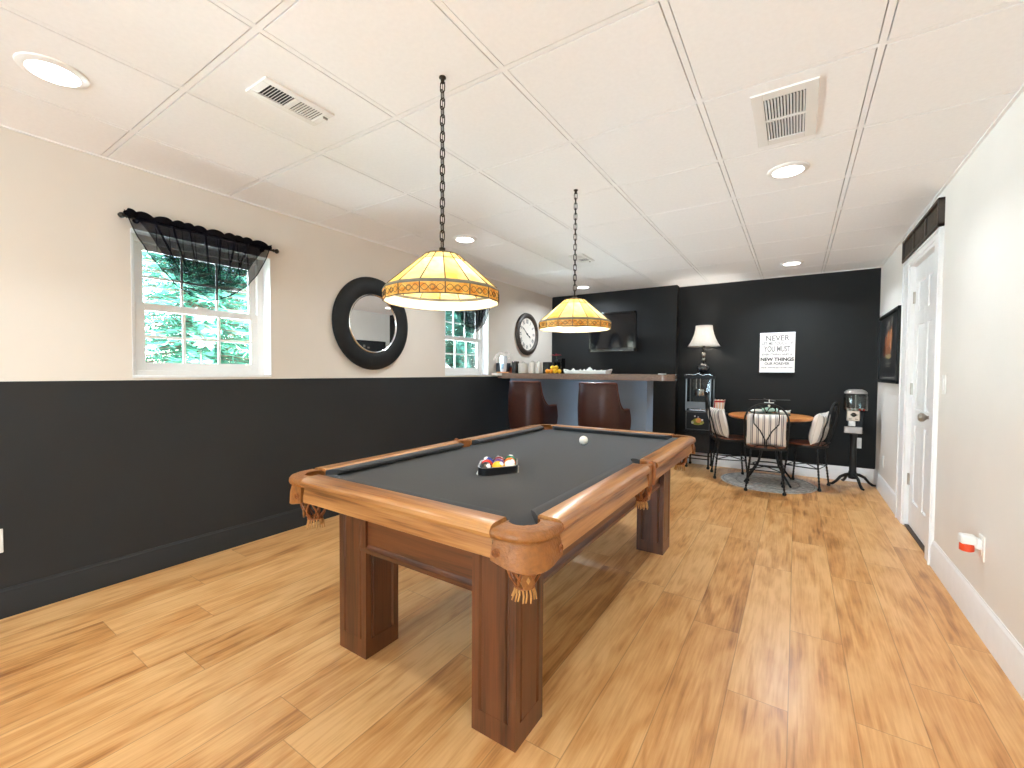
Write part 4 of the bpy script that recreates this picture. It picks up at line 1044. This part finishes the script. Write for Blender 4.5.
# ------------------------------------------------------------------ popcorn machine, cart, table lamp
PX0, PX1, PY0, PY1 = -1.158, -.865, 5.745, 6.015
pcart = thing('popcorn_cart', 'black cart with thin legs under the popcorn machine', 'cart', ((PX0+PX1)/2, 5.88, 0))
m = MB(); m.box((PX0, PY0, .20), (PX1, PY1, .455)); m.build('cabinet', M_bplast, pcart, smooth=0, bevel=.006)
MB().box((PX0+.02, PY0-.008, .225), (PX1-.02, PY0, .43)).build('door', M_bframe, pcart, smooth=0, bevel=.004)
MB().box((PX0-.02, PY0-.02, .455), (PX1+.02, PY1+.01, .47)).build('cart_top', M_bplast, pcart, smooth=0, bevel=.004)
for x in (PX0+.02, PX1-.02):
    for y in (PY0+.02, PY1-.02):
        m = MB(); m.cyl((x, y, .2), (x, y, .035), .011, n=10); l = m.build('leg', M_iron, pcart)
        k = MB(); k.lathe([(.004, -.008), (.018, -.008), (.018, .008), (.004, .008)], c=(x, y, .018), n=16, M=Matrix.Rotation(R(90), 3, 'X')); k.build('caster', M_iron, l)
m = MB(); m.cyl((PX0+.02, PY0+.02, .12), (PX1-.02, PY0+.02, .12), .007, n=8); m.cyl((PX0+.02, PY1-.02, .12), (PX1-.02, PY1-.02, .12), .007, n=8); m.build('stretcher', M_iron, pcart)
pm = thing('popcorn_machine', 'black popcorn machine with glass case beside the bistro table', 'popcorn machine', ((PX0+PX1)/2, 5.88, .47))
m = MB(); m.box((PX0, PY0, .47), (PX1, PY1, .715)); m.build('base_cabinet', M_bplast, pm, smooth=0, bevel=.006)
m = MB(); fx0, fx1, fz0, fz1 = PX0+.008, PX1-.008, .482, .705; yf = PY0-.004
for lo, hi in (((fx0, yf, fz0), (fx1, PY0, fz0+.007)), ((fx0, yf, fz1-.007), (fx1, PY0, fz1)), ((fx0, yf, fz0), (fx0+.007, PY0, fz1)), ((fx1-.007, yf, fz0), (fx1, PY0, fz1))): m.box(lo, hi)
m.build('panel_border', plain('grey edging', (.10, .10, .10), .4), pm, smooth=0)
def emb(pts, col, d): 
    q = MB(); q.prism(pts, 0, .0012, on_back(-1.012, .595, PY0-.0008-d)); q.build('emblem', plain('emblem %d_%d_%d' % col, srgb(*col), .5, var=.15, nscale=60), pm, smooth=0)
emb([(.075*math.cos(a), -.018+.034*math.sin(a)) for a in [2*PI*i/24 for i in range(24)]], (150, 150, 60), 0)
emb([(.055*math.cos(a), -.008+.040*math.sin(a)) for a in [2*PI*i/20 for i in range(20)]], (120, 120, 30), .0012)
emb([(.012+.034*math.cos(a), .006+.032*math.sin(a)) for a in [2*PI*i/16 for i in range(16)]], (216, 140, 70), .0024)
for dx_, dz_, r_, c_ in ((-.030, .056, .010, (190, 186, 190)), (.008, .048, .008, (170, 160, 170)), (.054, .014, .012, (216, 214, 220)), (-.058, -.024, .016, (176, 180, 150)), (-.012, .012, .012, (200, 180, 60)), (.04, -.032, .014, (150, 160, 60))):
    emb([(dx_+r_*math.cos(a), dz_+r_*math.sin(a)) for a in [2*PI*i/10 for i in range(10)]], c_, .0036)
m = MB()
for x in (PX0, PX1-.014):
    for y in (PY0, PY1-.014): m.box((x, y, .715), (x+.014, y+.014, 1.115))
m.build('corner_posts', plain('grey aluminium', (.22, .22, .22), .35, .9), pm, smooth=0)
m = MB(); m.box((PX0+.006, PY0+.004, .73), (PX1-.006, PY0+.007, 1.11)); m.box((PX1-.008, PY0+.014, .73), (PX1-.005, PY1-.014, 1.11)); m.box((PX0+.005, PY0+.014, .73), (PX0+.008, PY1-.014, 1.11)); m.build('glass_panels', M_glassc, pm, smooth=0)
MB().box((PX0+.012, PY1-.012, .72), (PX1-.012, PY1-.006, 1.115)).build('back_panel', plain('dark steel', (.03, .03, .03), .4, .6), pm, smooth=0)
m = MB(); m.box((PX0+.008, PY0-.003, .745), (PX1-.06, PY0+.001, .83)); m.build('serving_door', plain('dull steel', (.16, .16, .16), .4, .7), pm, smooth=0, bevel=.004)
m = MB(); m.box((PX0+.05, PY0-.012, .722), (PX1-.05, PY0+.003, .738)); m.build('light_strip', M_chrome, pm, smooth=0)
m = MB(); m.lathe([(.001, .90), (.06, .90), (.066, .915), (.066, .985), (.058, .99), (.001, .99)], c=(-1.01, 5.87, 0), n=24); m.cyl((-1.01, 5.87, .99), (-1.01, 5.87, 1.115), .008, n=8); m.cyl((-1.055, 5.87, .98), (-1.055, 5.87, 1.115), .006, n=8); m.build('kettle', M_chrome, pm)
m = MB(); m.box((PX0-.01, PY0-.01, 1.115), (PX1+.01, PY1+.01, 1.142)); m.build('roof', M_bplast, pm, smooth=0, bevel=.004)
m = MB(); pts = [(PX0-.012, 1.118)]
for i in range(25):
    u = i/24; pts.append((PX0-.012+(PX1-PX0+.024)*u, 1.158+.012*abs(math.sin(u*3*PI))+(.012 if .42 < u < .58 else 0)))
pts.append((PX1+.012, 1.118))
m.prism([(p[0], p[1]) for p in pts], 0, .008, on_back(0, 0, PY0-.012)); m.build('crest', M_bplast, pm, smooth=0)
m = MB(); m.tube([(p[0], PY0-.021, p[1]) for p in pts[1:-1]], .003, 6); m.build('crest_edging', M_chrome, pm)
m = MB(); m.box((PX1+.002, PY0+.005, .686), (PX1+.17, PY1-.06, .699)); m.build('side_shelf', M_bplast, pm, smooth=0, bevel=.003)
def popcorn_box(x, y, z, lab, mat1, h=.165):
    t = thing('popcorn_box', lab, 'popcorn box', (x, y, z), 'popcorn boxes')
    a, b = .040, .055; m = MB(); m2 = MB(); n = 6
    lo = [(-a, -a), (a, -a), (a, a), (-a, a)]; hi = [(-b, -b), (b, -b), (b, b), (-b, b)]
    for k in range(4):
        for j in range(n):
            def pt(u, w): 
                p = Vector(lo[k]).lerp(Vector(lo[(k+1) % 4]), u); q = Vector(hi[k]).lerp(Vector(hi[(k+1) % 4]), u); r = p.lerp(q, w); return (x+r.x, y+r.y, z+h*w)
            m.mi = j % 2 
            m.f([m.v(pt(j/n, 0)), m.v(pt((j+1)/n, 0)), m.v(pt((j+1)/n, 1-.06*((j+1) % 2))), m.v(pt(j/n, 1-.06*(j % 2)))])
    m.mi = 0; m.f([m.v((x+p[0], y+p[1], z)) for p in lo])
    m.build('carton', [M_paper, mat1], t, smooth=0, solid=.001, fixn=False)
    m = MB(); w = MB()
    q0, q1 = h*.80, h*.93
    f = lambda zz: a+(b-a)*zz/h+.001
    m.skin([m.ring([(x+s*f(q0), y+u*f(q0), z+q0) for s, u in ((-1,-1),(1,-1),(1,1),(-1,1))]), m.ring([(x+s*f(q1), y+u*f(q1), z+q1) for s, u in ((-1,-1),(1,-1),(1,1),(-1,1))])], cap0=False, cap1=False); m.build('red_band', M_red, t, smooth=0, solid=.0008)
popcorn_box(PX1+.085, 5.85, .699, 'red and white striped popcorn box beside the popcorn machine', plain('striped box peach', srgb(236, 190, 150), .6))
bk = [('dark red menu booklet leaning beside the popcorn box', M_red, 0), ('grey booklet leaning beside the popcorn machine', plain('grey card', srgb(140, 130, 124), .6), 1)]
for l, mt, k in bk:
    M = Matrix.Translation((PX1+.012+.014*(1-k), 5.83, .700)) @ Matrix.Rotation(R(5), 4, 'Y')
    m = MB(); m.box((0, -.05, 0), (.008, .05, .15+.02*k), M); tag(m.build('booklet', mt, org=M.to_translation(), smooth=0, bevel=.001), l, 'booklet')
m = MB(); sc_ = thing('popcorn_scoop', 'cream scoop lying in front of the popcorn box', 'scoop', (PX1+.125, 5.765, .699))
m.lathe([(.001, 0), (.018, .004), (.026, .02), (.028, .05), (.025, .05), (.022, .022), (.001, .008)], c=(PX1+.10, 5.772, .728), n=20, M=Matrix.Rotation(R(90), 3, 'Y')); m.build('scoop_bowl', M_ceramic, sc_)
m = MB(); m.tube([(PX1+.10, 5.772, .728), (PX1+.06, 5.772, .722)], [.008, .010], 10); m.build('scoop_handle', M_ceramic, sc_)
# table lamp on the machine
LX, LY, LZ = -.975, 5.86, 1.142
tl = thing('table_lamp', 'table lamp with white bell shade standing on the popcorn machine', 'table lamp', (LX, LY, LZ))
m = MB(); m.lathe([(.001, LZ), (.062, LZ), (.066, LZ+.008), (.05, LZ+.02), (.02, LZ+.03), (.014, LZ+.04), (.001, LZ+.04)], c=(LX, LY, 0), n=32); m.build('lamp_foot', M_bronze, tl)
m = MB(); m.ball((LX, LY, LZ+.107), .076, 28, 18, (1, 1, .92)); m.build('dark_globe', plain('smoked glass globe', (.02, .02, .022), .05, var=.05, coat=1), tl)
for z, r in ((.215, .028), (.275, .032)):
    m = MB(); m.ball((LX, LY, LZ+z), r, 20, 12); m.build('silver_bead', plain('antique silver', (.32, .30, .27), .25, .9, var=.15), tl)
m = MB(); m.lathe([(.012, .17), (.022, .178), (.010, .19), (.010, .24), (.018, .245), (.010, .25), (.010, .33), (.016, .335), (.014, .39), (.001, .39)], c=(LX, LY, LZ), n=20); m.build('stem', M_bronze, tl)
m = MB(); prof = [(.188, .375), (.160, .42), (.136, .47), (.114, .53), (.100, .59), (.096, .636)]
m.lathe(prof, c=(LX, LY, LZ), n=40, cap=False); m.build('lamp_shade', M_lshade, tl, solid=.002)
m = MB(); m.ball((LX, LY, LZ+.46), .03, 16, 12); m.build('bulb', emitter('soft bulb', (1, .9, .75), 6), tl)
li = bpy.data.lights.new('lamp_glow', 'POINT'); li.energy = 9; li.color = (1, .93, .84); li.shadow_soft_size = .035
o = bpy.data.objects.new('lamp_glow', li); COL.objects.link(o); o.location = (0, 0, .50); o.parent = tl

# ------------------------------------------------------------------ bistro set
BX, BY = -.235, 5.50
rgm = MB(); rgm.lathe([(.001, 0), (.452, 0), (.455, .002), (.452, .0045), (.001, .005)], c=(-.245, 5.46, 0), n=64); rgm_ = rgm.build('round_rug', M_rug, org=(-.245, 5.46, 0)); tag(rgm_, 'round grey rug under the bistro table', 'rug')
m = MB()
for r in (.43, .30, .18): m.tube([(-.245+r*math.cos(2*PI*i/60), 5.46+r*math.sin(2*PI*i/60), .0048) for i in range(60)], .004, 6, closed=True)
m.build('woven_rings', plain('dark grey yarn', srgb(158, 156, 152), .95, var=.3, nscale=60), rgm_)
tb = thing('bistro_table', 'small round wooden bistro table on black iron legs', 'table', (BX, BY, .005))
m = MB(); m.lathe([(.001, .700), (.385, .700), (.400, .706), (.405, .718), (.400, .730), (.385, .735), (.001, .736)], c=(BX, BY, 0), n=64); m.build('table_top', M_tabw, tb)
m = MB(); m.tube([(BX+.34*math.cos(2*PI*i/40), BY+.34*math.sin(2*PI*i/40), .692) for i in range(40)], .009, 8, closed=True)
for k in range(2): 
    a = R(45+90*k); m.tube([(BX-.34*math.cos(a), BY-.34*math.sin(a), .692), (BX+.34*math.cos(a), BY+.34*math.sin(a), .692)], .008, 8)
m.build('top_frame', M_iron, tb)
for k in range(4):
    a = R(45+90*k); d = (math.cos(a), math.sin(a))
    m = MB(); m.tube([(BX+d[0]*r, BY+d[1]*r, z) for r, z in ((.30, .692), (.20, .58), (.12, .44), (.10, .32), (.14, .20), (.22, .10), (.28, .035), (.30, .012))], .011, 8); m.build('leg', M_iron, tb)
for z, r in ((.40, .112), (.19, .148)):
    m = MB(); m.tube([(BX+r*math.cos(2*PI*i/28), BY+r*math.sin(2*PI*i/28), z) for i in range(28)], .007, 8, closed=True); m.build('brace_ring', M_iron, tb)

def parlor_chair(lab):
    t = thing('parlor_chair', lab, 'chair', (0,0,0), 'bistro parlor chairs')
    m = MB(); m.lathe([(.001, .440), (.178, .440), (.184, .446), (.184, .456), (.178, .462), (.160, .461), (.001, .457)], n=48); m.build('seat', M_seatw, t, local=True)
    m = MB(); m.lathe([(.174, .424), (.190, .424), (.192, .432), (.192, .444), (.186, .446), (.174, .44)], n=48, cap=False); m.skin([], True) if False else None; m.build('seat_rim', M_iron, t, local=True, solid=.002)
    for sx in (-1, 1):
        for sy in (-1, 1):
            m = MB(); p0 = Vector((sx*.125, sy*.125, .43)); p1 = Vector((sx*.165, sy*.165, .03)); pts = []
            for i in range(15):
                u = i/14; pts.append(p0.lerp(p1, u))
            m.tube(pts, .0085, 8)
            # twisted wire along the lower half
            for ph in (0, PI): m.tube([p0.lerp(p1, u)+Vector((.008*math.cos(u*40+ph), .008*math.sin(u*40+ph), 0)) for u in [i/40 for i in range(41)]], .0035, 5)
            l = m.build('leg', M_iron, t, local=True)
            f = MB(); f.lathe([(.001, 0), (.014, 0), (.018, .008), (.016, .02), (.008, .034), (.001, .036)], c=(sx*.1655, sy*.1655, 0), n=14); f.build('foot', M_iron, l, local=True)
    m = MB(); zs = .215; q = .1465
    m.tube([(q, q, zs), (-q, q, zs), (-q, -q, zs), (q, -q, zs)], .0055, 8, closed=True)
    m.tube([(q, q, zs), (0, 0, zs+.02), (-q, -q, zs)], .005, 8); m.tube([(-q, q, zs), (0, 0, zs+.02), (q, -q, zs)], .005, 8); m.build('stretcher', M_iron, t, local=True)
    # back hoop
    m = MB(); pts = []
    for i in range(33):
        a = PI*i/32; 
        x = .186*math.cos(a); z = .72+.17*math.sin(a)
        pts.append((x, -.195-.05*(z-.45)/.45, z))
    pts = [(.165, -.085, .435), (.176, -.15, .46), (.184, -.185, .56), (.186, -.20, .64)]+pts+[(-.186, -.20, .64), (-.184, -.185, .56), (-.176, -.15, .46), (-.165, -.085, .435)]
    m.tube(pts, .0085, 8); m.build('back_hoop', M_iron, t, local=True)
    m = MB()
    for s in (-1, 1):
        m.tube([(s*.006, -.188, .44), (s*.008, -.195, .53), (s*.05, -.212, .62), (s*.105, -.225, .69), (s*.108, -.232, .76), (s*.10, -.240, .84), (s*.075, -.243, .87)], .0055, 8)
        m.tube([(s*.075, -.243, .87), (s*.02, -.24, .845), (0, -.237, .80)], .0055, 8)
    m.tube([(-.10, -.165, .452), (-.06, -.19, .475), (0, -.196, .478), (.06, -.19, .475), (.10, -.165, .452)], .0055, 8)
    m.build('back_scroll', M_iron, t, local=True); return t
def cushion(name, lab, loc, rz, tilt=14):
    w, h, th = .172, .165, .062
    def sh(u, v, s):
        a, b = u*2-1, v*2-1
        k = max(0, (1-a**4))**.6*max(0, (1-b**4))**.6
        ex = 1-.055*(1-abs(b)**2)*(abs(a) > .99); 
        return (a*w*(1-.05*(1-a*a*0)*(b*b-1)*0-.04*(1-b*b)*abs(a)**3), s*th*k, b*h*(1-.04*(1-a*a)*abs(b)**3))
    m = MB(); m.grid(lambda u, v: sh(u, v, 1), 22, 22); m.grid(lambda u, v: sh(u, v, -1), 22, 22)
    bmesh.ops.remove_doubles(m.bm, verts=m.bm.verts, dist=.0002)
    o = m.build(name, M_stripe, local=True, smooth=70)
    o.location = loc; o.rotation_euler = (R(tilt), 0, rz); o.rotation_mode = 'XYZ'
    tag(o, lab, 'cushion', 'striped cushions on the chairs'); 
    p = MB(); p.tube([(w*.99*a, 0, h*.99*b) for a, b in ((-1,-1),(-.5,-.965),(0,-.955),(.5,-.965),(1,-1),(.965,-.5),(.955,0),(.965,.5),(1,1),(.5,.965),(0,.955),(-.5,.965),(-1,1),(-.965,.5),(-.955,0),(-.965,-.5))], .005, 6, closed=True); p.build('piping', plain('cream piping', srgb(226, 218, 206), .9), o, local=True)
    return o
ch1 = parlor_chair('black iron parlor chair in front of the bistro table with its back to us')
ch1.location = (-.246, 5.10, .005); ch1.rotation_euler = (0, 0, R(3))
CH = [((-.246, 5.10), R(3), None), ((-.622, 5.50), R(-76), 'black iron parlor chair at the left of the bistro table by the popcorn machine'), ((.105, 5.53), R(74), 'black iron parlor chair at the right of the bistro table by the gumball machine')]
for (x, y), rz, lab in CH[1:]: dup(ch1, (x, y, .005), rz, lab)
ct = ['striped cushion on the front chair with its back to us', 'striped cushion on the left chair beside the popcorn box', 'striped cushion on the right chair toward the gumball machine']
for ((x, y), rz, _), l in zip(CH, ct):
    d = Vector((-math.sin(rz), math.cos(rz))); left = x < -.5
    cushion('throw_cushion', l, (x-d.x*(.122 if left else .115), y-d.y*.115-(.015 if left else 0), .630 if left else .627), rz+(R(17) if left else 0), 14 if left else 12)
# model helicopter on the table
HX, HY, HZ = -.225, 5.36, .736
hl = thing('model_helicopter', 'green and white model helicopter standing on the bistro table', 'model helicopter', (HX, HY, HZ))
hg = plain('pale green enamel', srgb(150, 182, 166), .25, var=.1, coat=.5); hw = plain('chalk white enamel', srgb(222, 226, 220), .3, var=.05)
m = MB(); m.ball((HX-.01, HY, HZ+.062), .05, 20, 14, (1.15, .8, .62)); m.build('cabin', hg, hl)
for s in (-1, 1):
    m = MB(); m.ball((HX+s*.115, HY, HZ+.048), .05, 18, 12, (1.35, .62, .40)); m.build('side_pod', hw, hl)
    m = MB(); m.cyl((HX+s*.055, HY, HZ+.06), (HX+s*.075, HY, HZ+.06), .026, n=18); m.build('pod_collar', hg, hl)
m = MB(); m.box((HX-.185, HY-.05, HZ+.012), (HX+.185, HY+.05, HZ+.030)); m.build('skid_deck', plain('dark green enamel', (.02, .035, .028), .3), hl, bevel=.006, smooth=0)
for sx in (-1, 1):
    for sy in (-1, 1):
        m = MB(); m.cyl((HX+sx*.14, HY+sy*.035, HZ), (HX+sx*.14, HY+sy*.035, HZ+.014), .010, n=10); m.build('foot', M_iron, hl)
m = MB(); m.cyl((HX-.01, HY, HZ+.085), (HX-.01, HY, HZ+.175), .005, n=8); m.ball((HX-.01, HY, HZ+.108), .012, 12, 8); m.build('rotor_mast', hw, hl)
m = MB(); m.cyl((HX-.055, HY, HZ+.140), (HX+.035, HY, HZ+.140), .0045, n=8); m.build('flybar', hw, hl)
for k in range(4):
    a = R(18+90*k); M = Matrix.Translation((HX-.01, HY, HZ+.172)) @ Matrix.Rotation(a, 4, 'Z') @ Matrix.Rotation(R(8), 4, 'X')
    m = MB(); m.prism([(.01, -.004), (.19, -.008), (.20, 0), (.19, .006), (.01, .004)], -.001, .001, M); m.build('rotor_blade', plain('smoke grey blade', (.07, .07, .068), .3), hl, smooth=0)
m = MB(); m.tube([(HX+.15, HY, HZ+.05), (HX+.175, HY, HZ+.062), (HX+.185, HY, HZ+.072)], [.012, .006, .004], 8); m.build('tail_boom', hw, hl)

# ------------------------------------------------------------------ gumball machine
GX, GY = .518, 5.78
gm_ = thing('gumball_machine', 'gumball machine with clear globe on black iron stand in the far corner', 'gumball machine', (GX, GY, 0))
for k in range(4):
    a = R(20+90*k); d = Vector((math.cos(a), math.sin(a)))
    m = MB(); m.tube([(GX+d.x*r, GY+d.y*r, z) for r, z in ((.02, .13), (.06, .125), (.11, .10), (.15, .05), (.185, .022), (.215, .020))], [.018, .016, .014, .013, .014, .010], 10); m.build('claw_foot', M_iron, gm_)
    pass
m = MB(); m.lathe([(.001, .085), (.036, .085), (.042, .11), (.036, .15), (.031, .17), (.031, .29), (.034, .30), (.031, .31), (.029, .47), (.031, .54), (.04, .558), (.07, .563), (.07, .572), (.001, .572)], c=(GX, GY, 0), n=28); m.build('stand_pole', M_iron, gm_)
m = MB(); m.box((GX-.075, GY-.075, .572), (GX+.075, GY+.075, .605)); m.box((GX-.05, GY-.04, .605), (GX+.075, GY+.075, .80)); m.build('machine_body', M_bplast, gm_, smooth=0, bevel=.008)
m = MB(); m.box((GX-.088, GY-.098, .572), (GX+.062, GY-.076, .64)); m.build('drip_tray', plain('pale aluminium', srgb(172, 164, 158), .35, .6, var=.1), gm_, smooth=0, bevel=.006)
m = MB(); m.box((GX-.068, GY-.088, .70), (GX+.040, GY-.040, .81)); m.build('coin_mechanism', plain('warm nickel', srgb(196, 180, 164), .3, .5, var=.12), gm_, smooth=0, bevel=.006)
m = MB(); m.lathe([(.001, 0), (.022, 0), (.022, .006), (.010, .008), (.010, .02), (.001, .02)], c=(GX-.012, GY-.088, .765), n=18, M=Matrix.Rotation(R(90), 3, 'X')); m.box((GX-.040, GY-.112, .759), (GX+.016, GY-.104, .771)); m.build('turn_knob', M_bronze, gm_)
for dx_ in (-.04, .012):
    MB().box((GX+dx_-.012, GY-.090, .718), (GX+dx_+.012, GY-.087, .724)).build('coin_slot', M_bronze, gm_, smooth=0)
m = MB(); m.box((GX-.052, GY-.092, .645), (GX+.005, GY-.045, .70)); m.build('chute', M_wplast, gm_, smooth=0, bevel=.005)
def sq(r, n=48, p=4.): return [(r*math.copysign(abs(math.cos(2*PI*i/n))**(2/p), math.cos(2*PI*i/n)), r*math.copysign(abs(math.sin(2*PI*i/n))**(2/p), math.sin(2*PI*i/n))) for i in range(n)]
m = MB(); m.skin([m.ring([(GX+.008+a, GY+b, z) for a, b in sq(r)]) for r, z in ((.086, .802), (.096, .808), (.099, .84), (.099, .95), (.092, .990))], cap0=True, cap1=False); m.build('globe', M_glassc, gm_, smooth=50, solid=.0015)
m = MB(); m.skin([m.ring([(GX+.008+a, GY+b, z) for a, b in sq(r)]) for r, z in ((.095, .984), (.094, .996), (.078, 1.014), (.052, 1.026), (.001, 1.029))]); m.build('lid', plain('pale aluminium', srgb(172, 164, 158), .35, .6, var=.1), gm_, smooth=50)
m = MB(); m.cyl((GX+.008, GY, .802), (GX+.008, GY, .985), .005, n=8); m.build('centre_rod', M_chrome, gm_)
rg = random.Random(9)
gcol = [srgb(230, 224, 214), srgb(206, 190, 170), srgb(200, 60, 50), srgb(240, 236, 230)]
k = 0
for i in range(5):
    for j in range(4):
        x, y = GX+.008-.064+.032*i, GY-.052+.035*j
        if abs(x-GX-.008) < .012 and abs(y-GY) < .02: continue
        o = MB().ball((x, y, .8155), .0125, 12, 8).build('gumball', plain('gumball %d' % (k % 4), gcol[k % 4], .25, var=.05), org=(x, y, .8155)); tag(o, 'round gumball lying in the bottom of the clear globe', 'gumball', 'gumballs in the globe'); k += 1

# ------------------------------------------------------------------ outside the windows
MB().box((XL-14, -6, .55), (XL-.17, 16, .9)).build('ground_outside', M_lawn, smooth=0, kind='structure')
def spruce(loc, lab, h=6.0, seed=1, n=560):
    rg = random.Random(seed)
    t = thing('spruce_tree', lab, 'tree', loc, 'spruce trees outside the windows')
    m = MB(); m.cyl((0,0,0), (0,0,h*.97), .10, .015, 10); m.build('trunk', M_bark, t, local=True)
    m = MB(); w = MB()
    for k in range(n):
        zf = (k/n)**1.0; z = .12+zf*(h-.3); L = (1.5*(1-zf)**.7+.15)*rg.uniform(.8, 1.1); a = k*2.39996+rg.uniform(-.3, .3)
        d = Vector((math.cos(a), math.sin(a), 0)); sd = Vector((-d.y, d.x, 0))
        def bp(s): return Vector((0,0,z))+d*(L*s)+Vector((0,0,-.30*L*s*s+.16*L*s**4))
        w.tube([bp(0), bp(.5), bp(1)], [.012, .007, .002], 5)
        nn = 30
        for i in range(1, nn+1):
            s = i/nn
            for sg_ in (-1, 1):
                tl_ = L*.11*(1.2-s)+.035; b0 = bp(s); dr = (sd*sg_*.8+d*.65+Vector((0,0,rg.uniform(-.75, .35)))).normalized()
                e = b0+dr*tl_; u = Vector((0,0,1)).cross(dr).normalized()*(.005+.006*rg.random()); mid = b0.lerp(e, .55)
                up = Vector((0,0,.008))
                # needle spray: a folded leaf, two facets each side of the twig
                va, vb, vc, vd, ve = m.v(b0), m.v(mid+u-up), m.v(e), m.v(mid-u-up), m.v(mid+up*.5)
                m.f([va, vb, ve]); m.f([vb, vc, ve]); m.f([vc, vd, ve]); m.f([vd, va, ve])
    m.build('needles', M_leaf, t, local=True, smooth=0, fixn=False); w.build('branches', M_bark, t, local=True)
    return t
sp = spruce((-5.7, 2.2, .9), 'spruce tree straight outside the nearer window', 5.2, 1)
dup(sp, (-6.3, 7.5, .9), 2.2, 'spruce tree straight outside the farther window', scale=1.1)
dup(sp, (-9.6, 4.9, .9), 1.3, 'spruce tree in the rear row seen between the two windows', scale=1.3)
dup(sp, (-10.0, 9.4, .9), 3.1, 'spruce tree in the rear row outside the farther window', scale=1.35)
dup(sp, (-9.6, .6, .9), 4.0, 'spruce tree in the rear row left of the nearer window tree', scale=1.3)

# ------------------------------------------------------------------ sky and sun, added fill lamps, camera
W = bpy.data.worlds.new('sky'); S.world = W; W.use_nodes = True
nt = W.node_tree; nt.nodes.clear()
bgk = N(nt, 'ShaderNodeBackground'); sk = N(nt, 'ShaderNodeTexSky', sky_type='NISHITA'); sk.sun_disc = False; sk.sun_elevation = R(50); sk.sun_rotation = R(200)
wo = N(nt, 'ShaderNodeOutputWorld'); nt.links.new(sk.outputs[0], bgk.inputs[0]); nt.links.new(bgk.outputs[0], wo.inputs[0]); bgk.inputs[1].default_value = 3.2
def area(name, loc, rot, sx, sy, e, col):
    li = bpy.data.lights.new(name, 'AREA'); li.shape = 'RECTANGLE'; li.size = sx; li.size_y = sy; li.energy = e; li.color = col
    o = bpy.data.objects.new(name, li); COL.objects.link(o); o.location = loc; o.rotation_euler = rot; return o
sun = bpy.data.lights.new('sun', 'SUN'); sun.energy = 13; sun.angle = R(1); sun.color = (1, .96, .9)
so = bpy.data.objects.new('sun', sun); COL.objects.link(so); so.rotation_euler = (R(-40), R(8), 0); so.location = (-4, 0, 8)
area('added_rear_fill', ((PD[0]+PD[1])/2, YF-.35, 1.1), (R(138), 0, 0), 2.7, 2.0, 250, (.64, .83, 1))  # added area lamp outside the rear opening, aimed up at the ceiling

for nm, y in (('added_window_fill', (W1[0]+W1[1])/2), ('added_window_fill', (W2[0]+W2[1])/2)):
    area(nm, (XL-1.15, y, .96), (0, R(-145), 0), 1.6, 3.0, 1050 if y < 2 else 1650, (.80, .91, 1))  # added area lamps below the sills, aimed up to brighten the ceiling
cam = bpy.data.cameras.new('camera'); co = bpy.data.objects.new('camera', cam); COL.objects.link(co)
F, yaw, pit, roll = 433.5573, .5801, -.0285, .0062
f = Vector((-math.sin(yaw)*math.cos(pit), math.cos(yaw)*math.cos(pit), math.sin(pit)))
r0 = Vector((math.cos(yaw), math.sin(yaw), 0)); u0 = r0.cross(f)
r = r0*math.cos(roll)+u0*math.sin(roll); u = -r0*math.sin(roll)+u0*math.cos(roll)
co.matrix_world = frame_M((0, 0, 1.19), r, u, -f)
cam.sensor_width = 36; cam.sensor_fit = 'HORIZONTAL'; cam.lens = F/1024*36; cam.clip_start = .02; cam.clip_end = 200
S.camera = co
S.view_settings.view_transform = 'Standard'; S.view_settings.look = 'None'; S.view_settings.gamma = 1; S.view_settings.use_curve_mapping = False
S.view_settings.exposure = 0.38
S.cycles.max_bounces = 12; S.cycles.diffuse_bounces = 10; S.cycles.transparent_max_bounces = 16
S.cycles.sample_clamp_indirect = 6
S.cycles.use_denoising = True
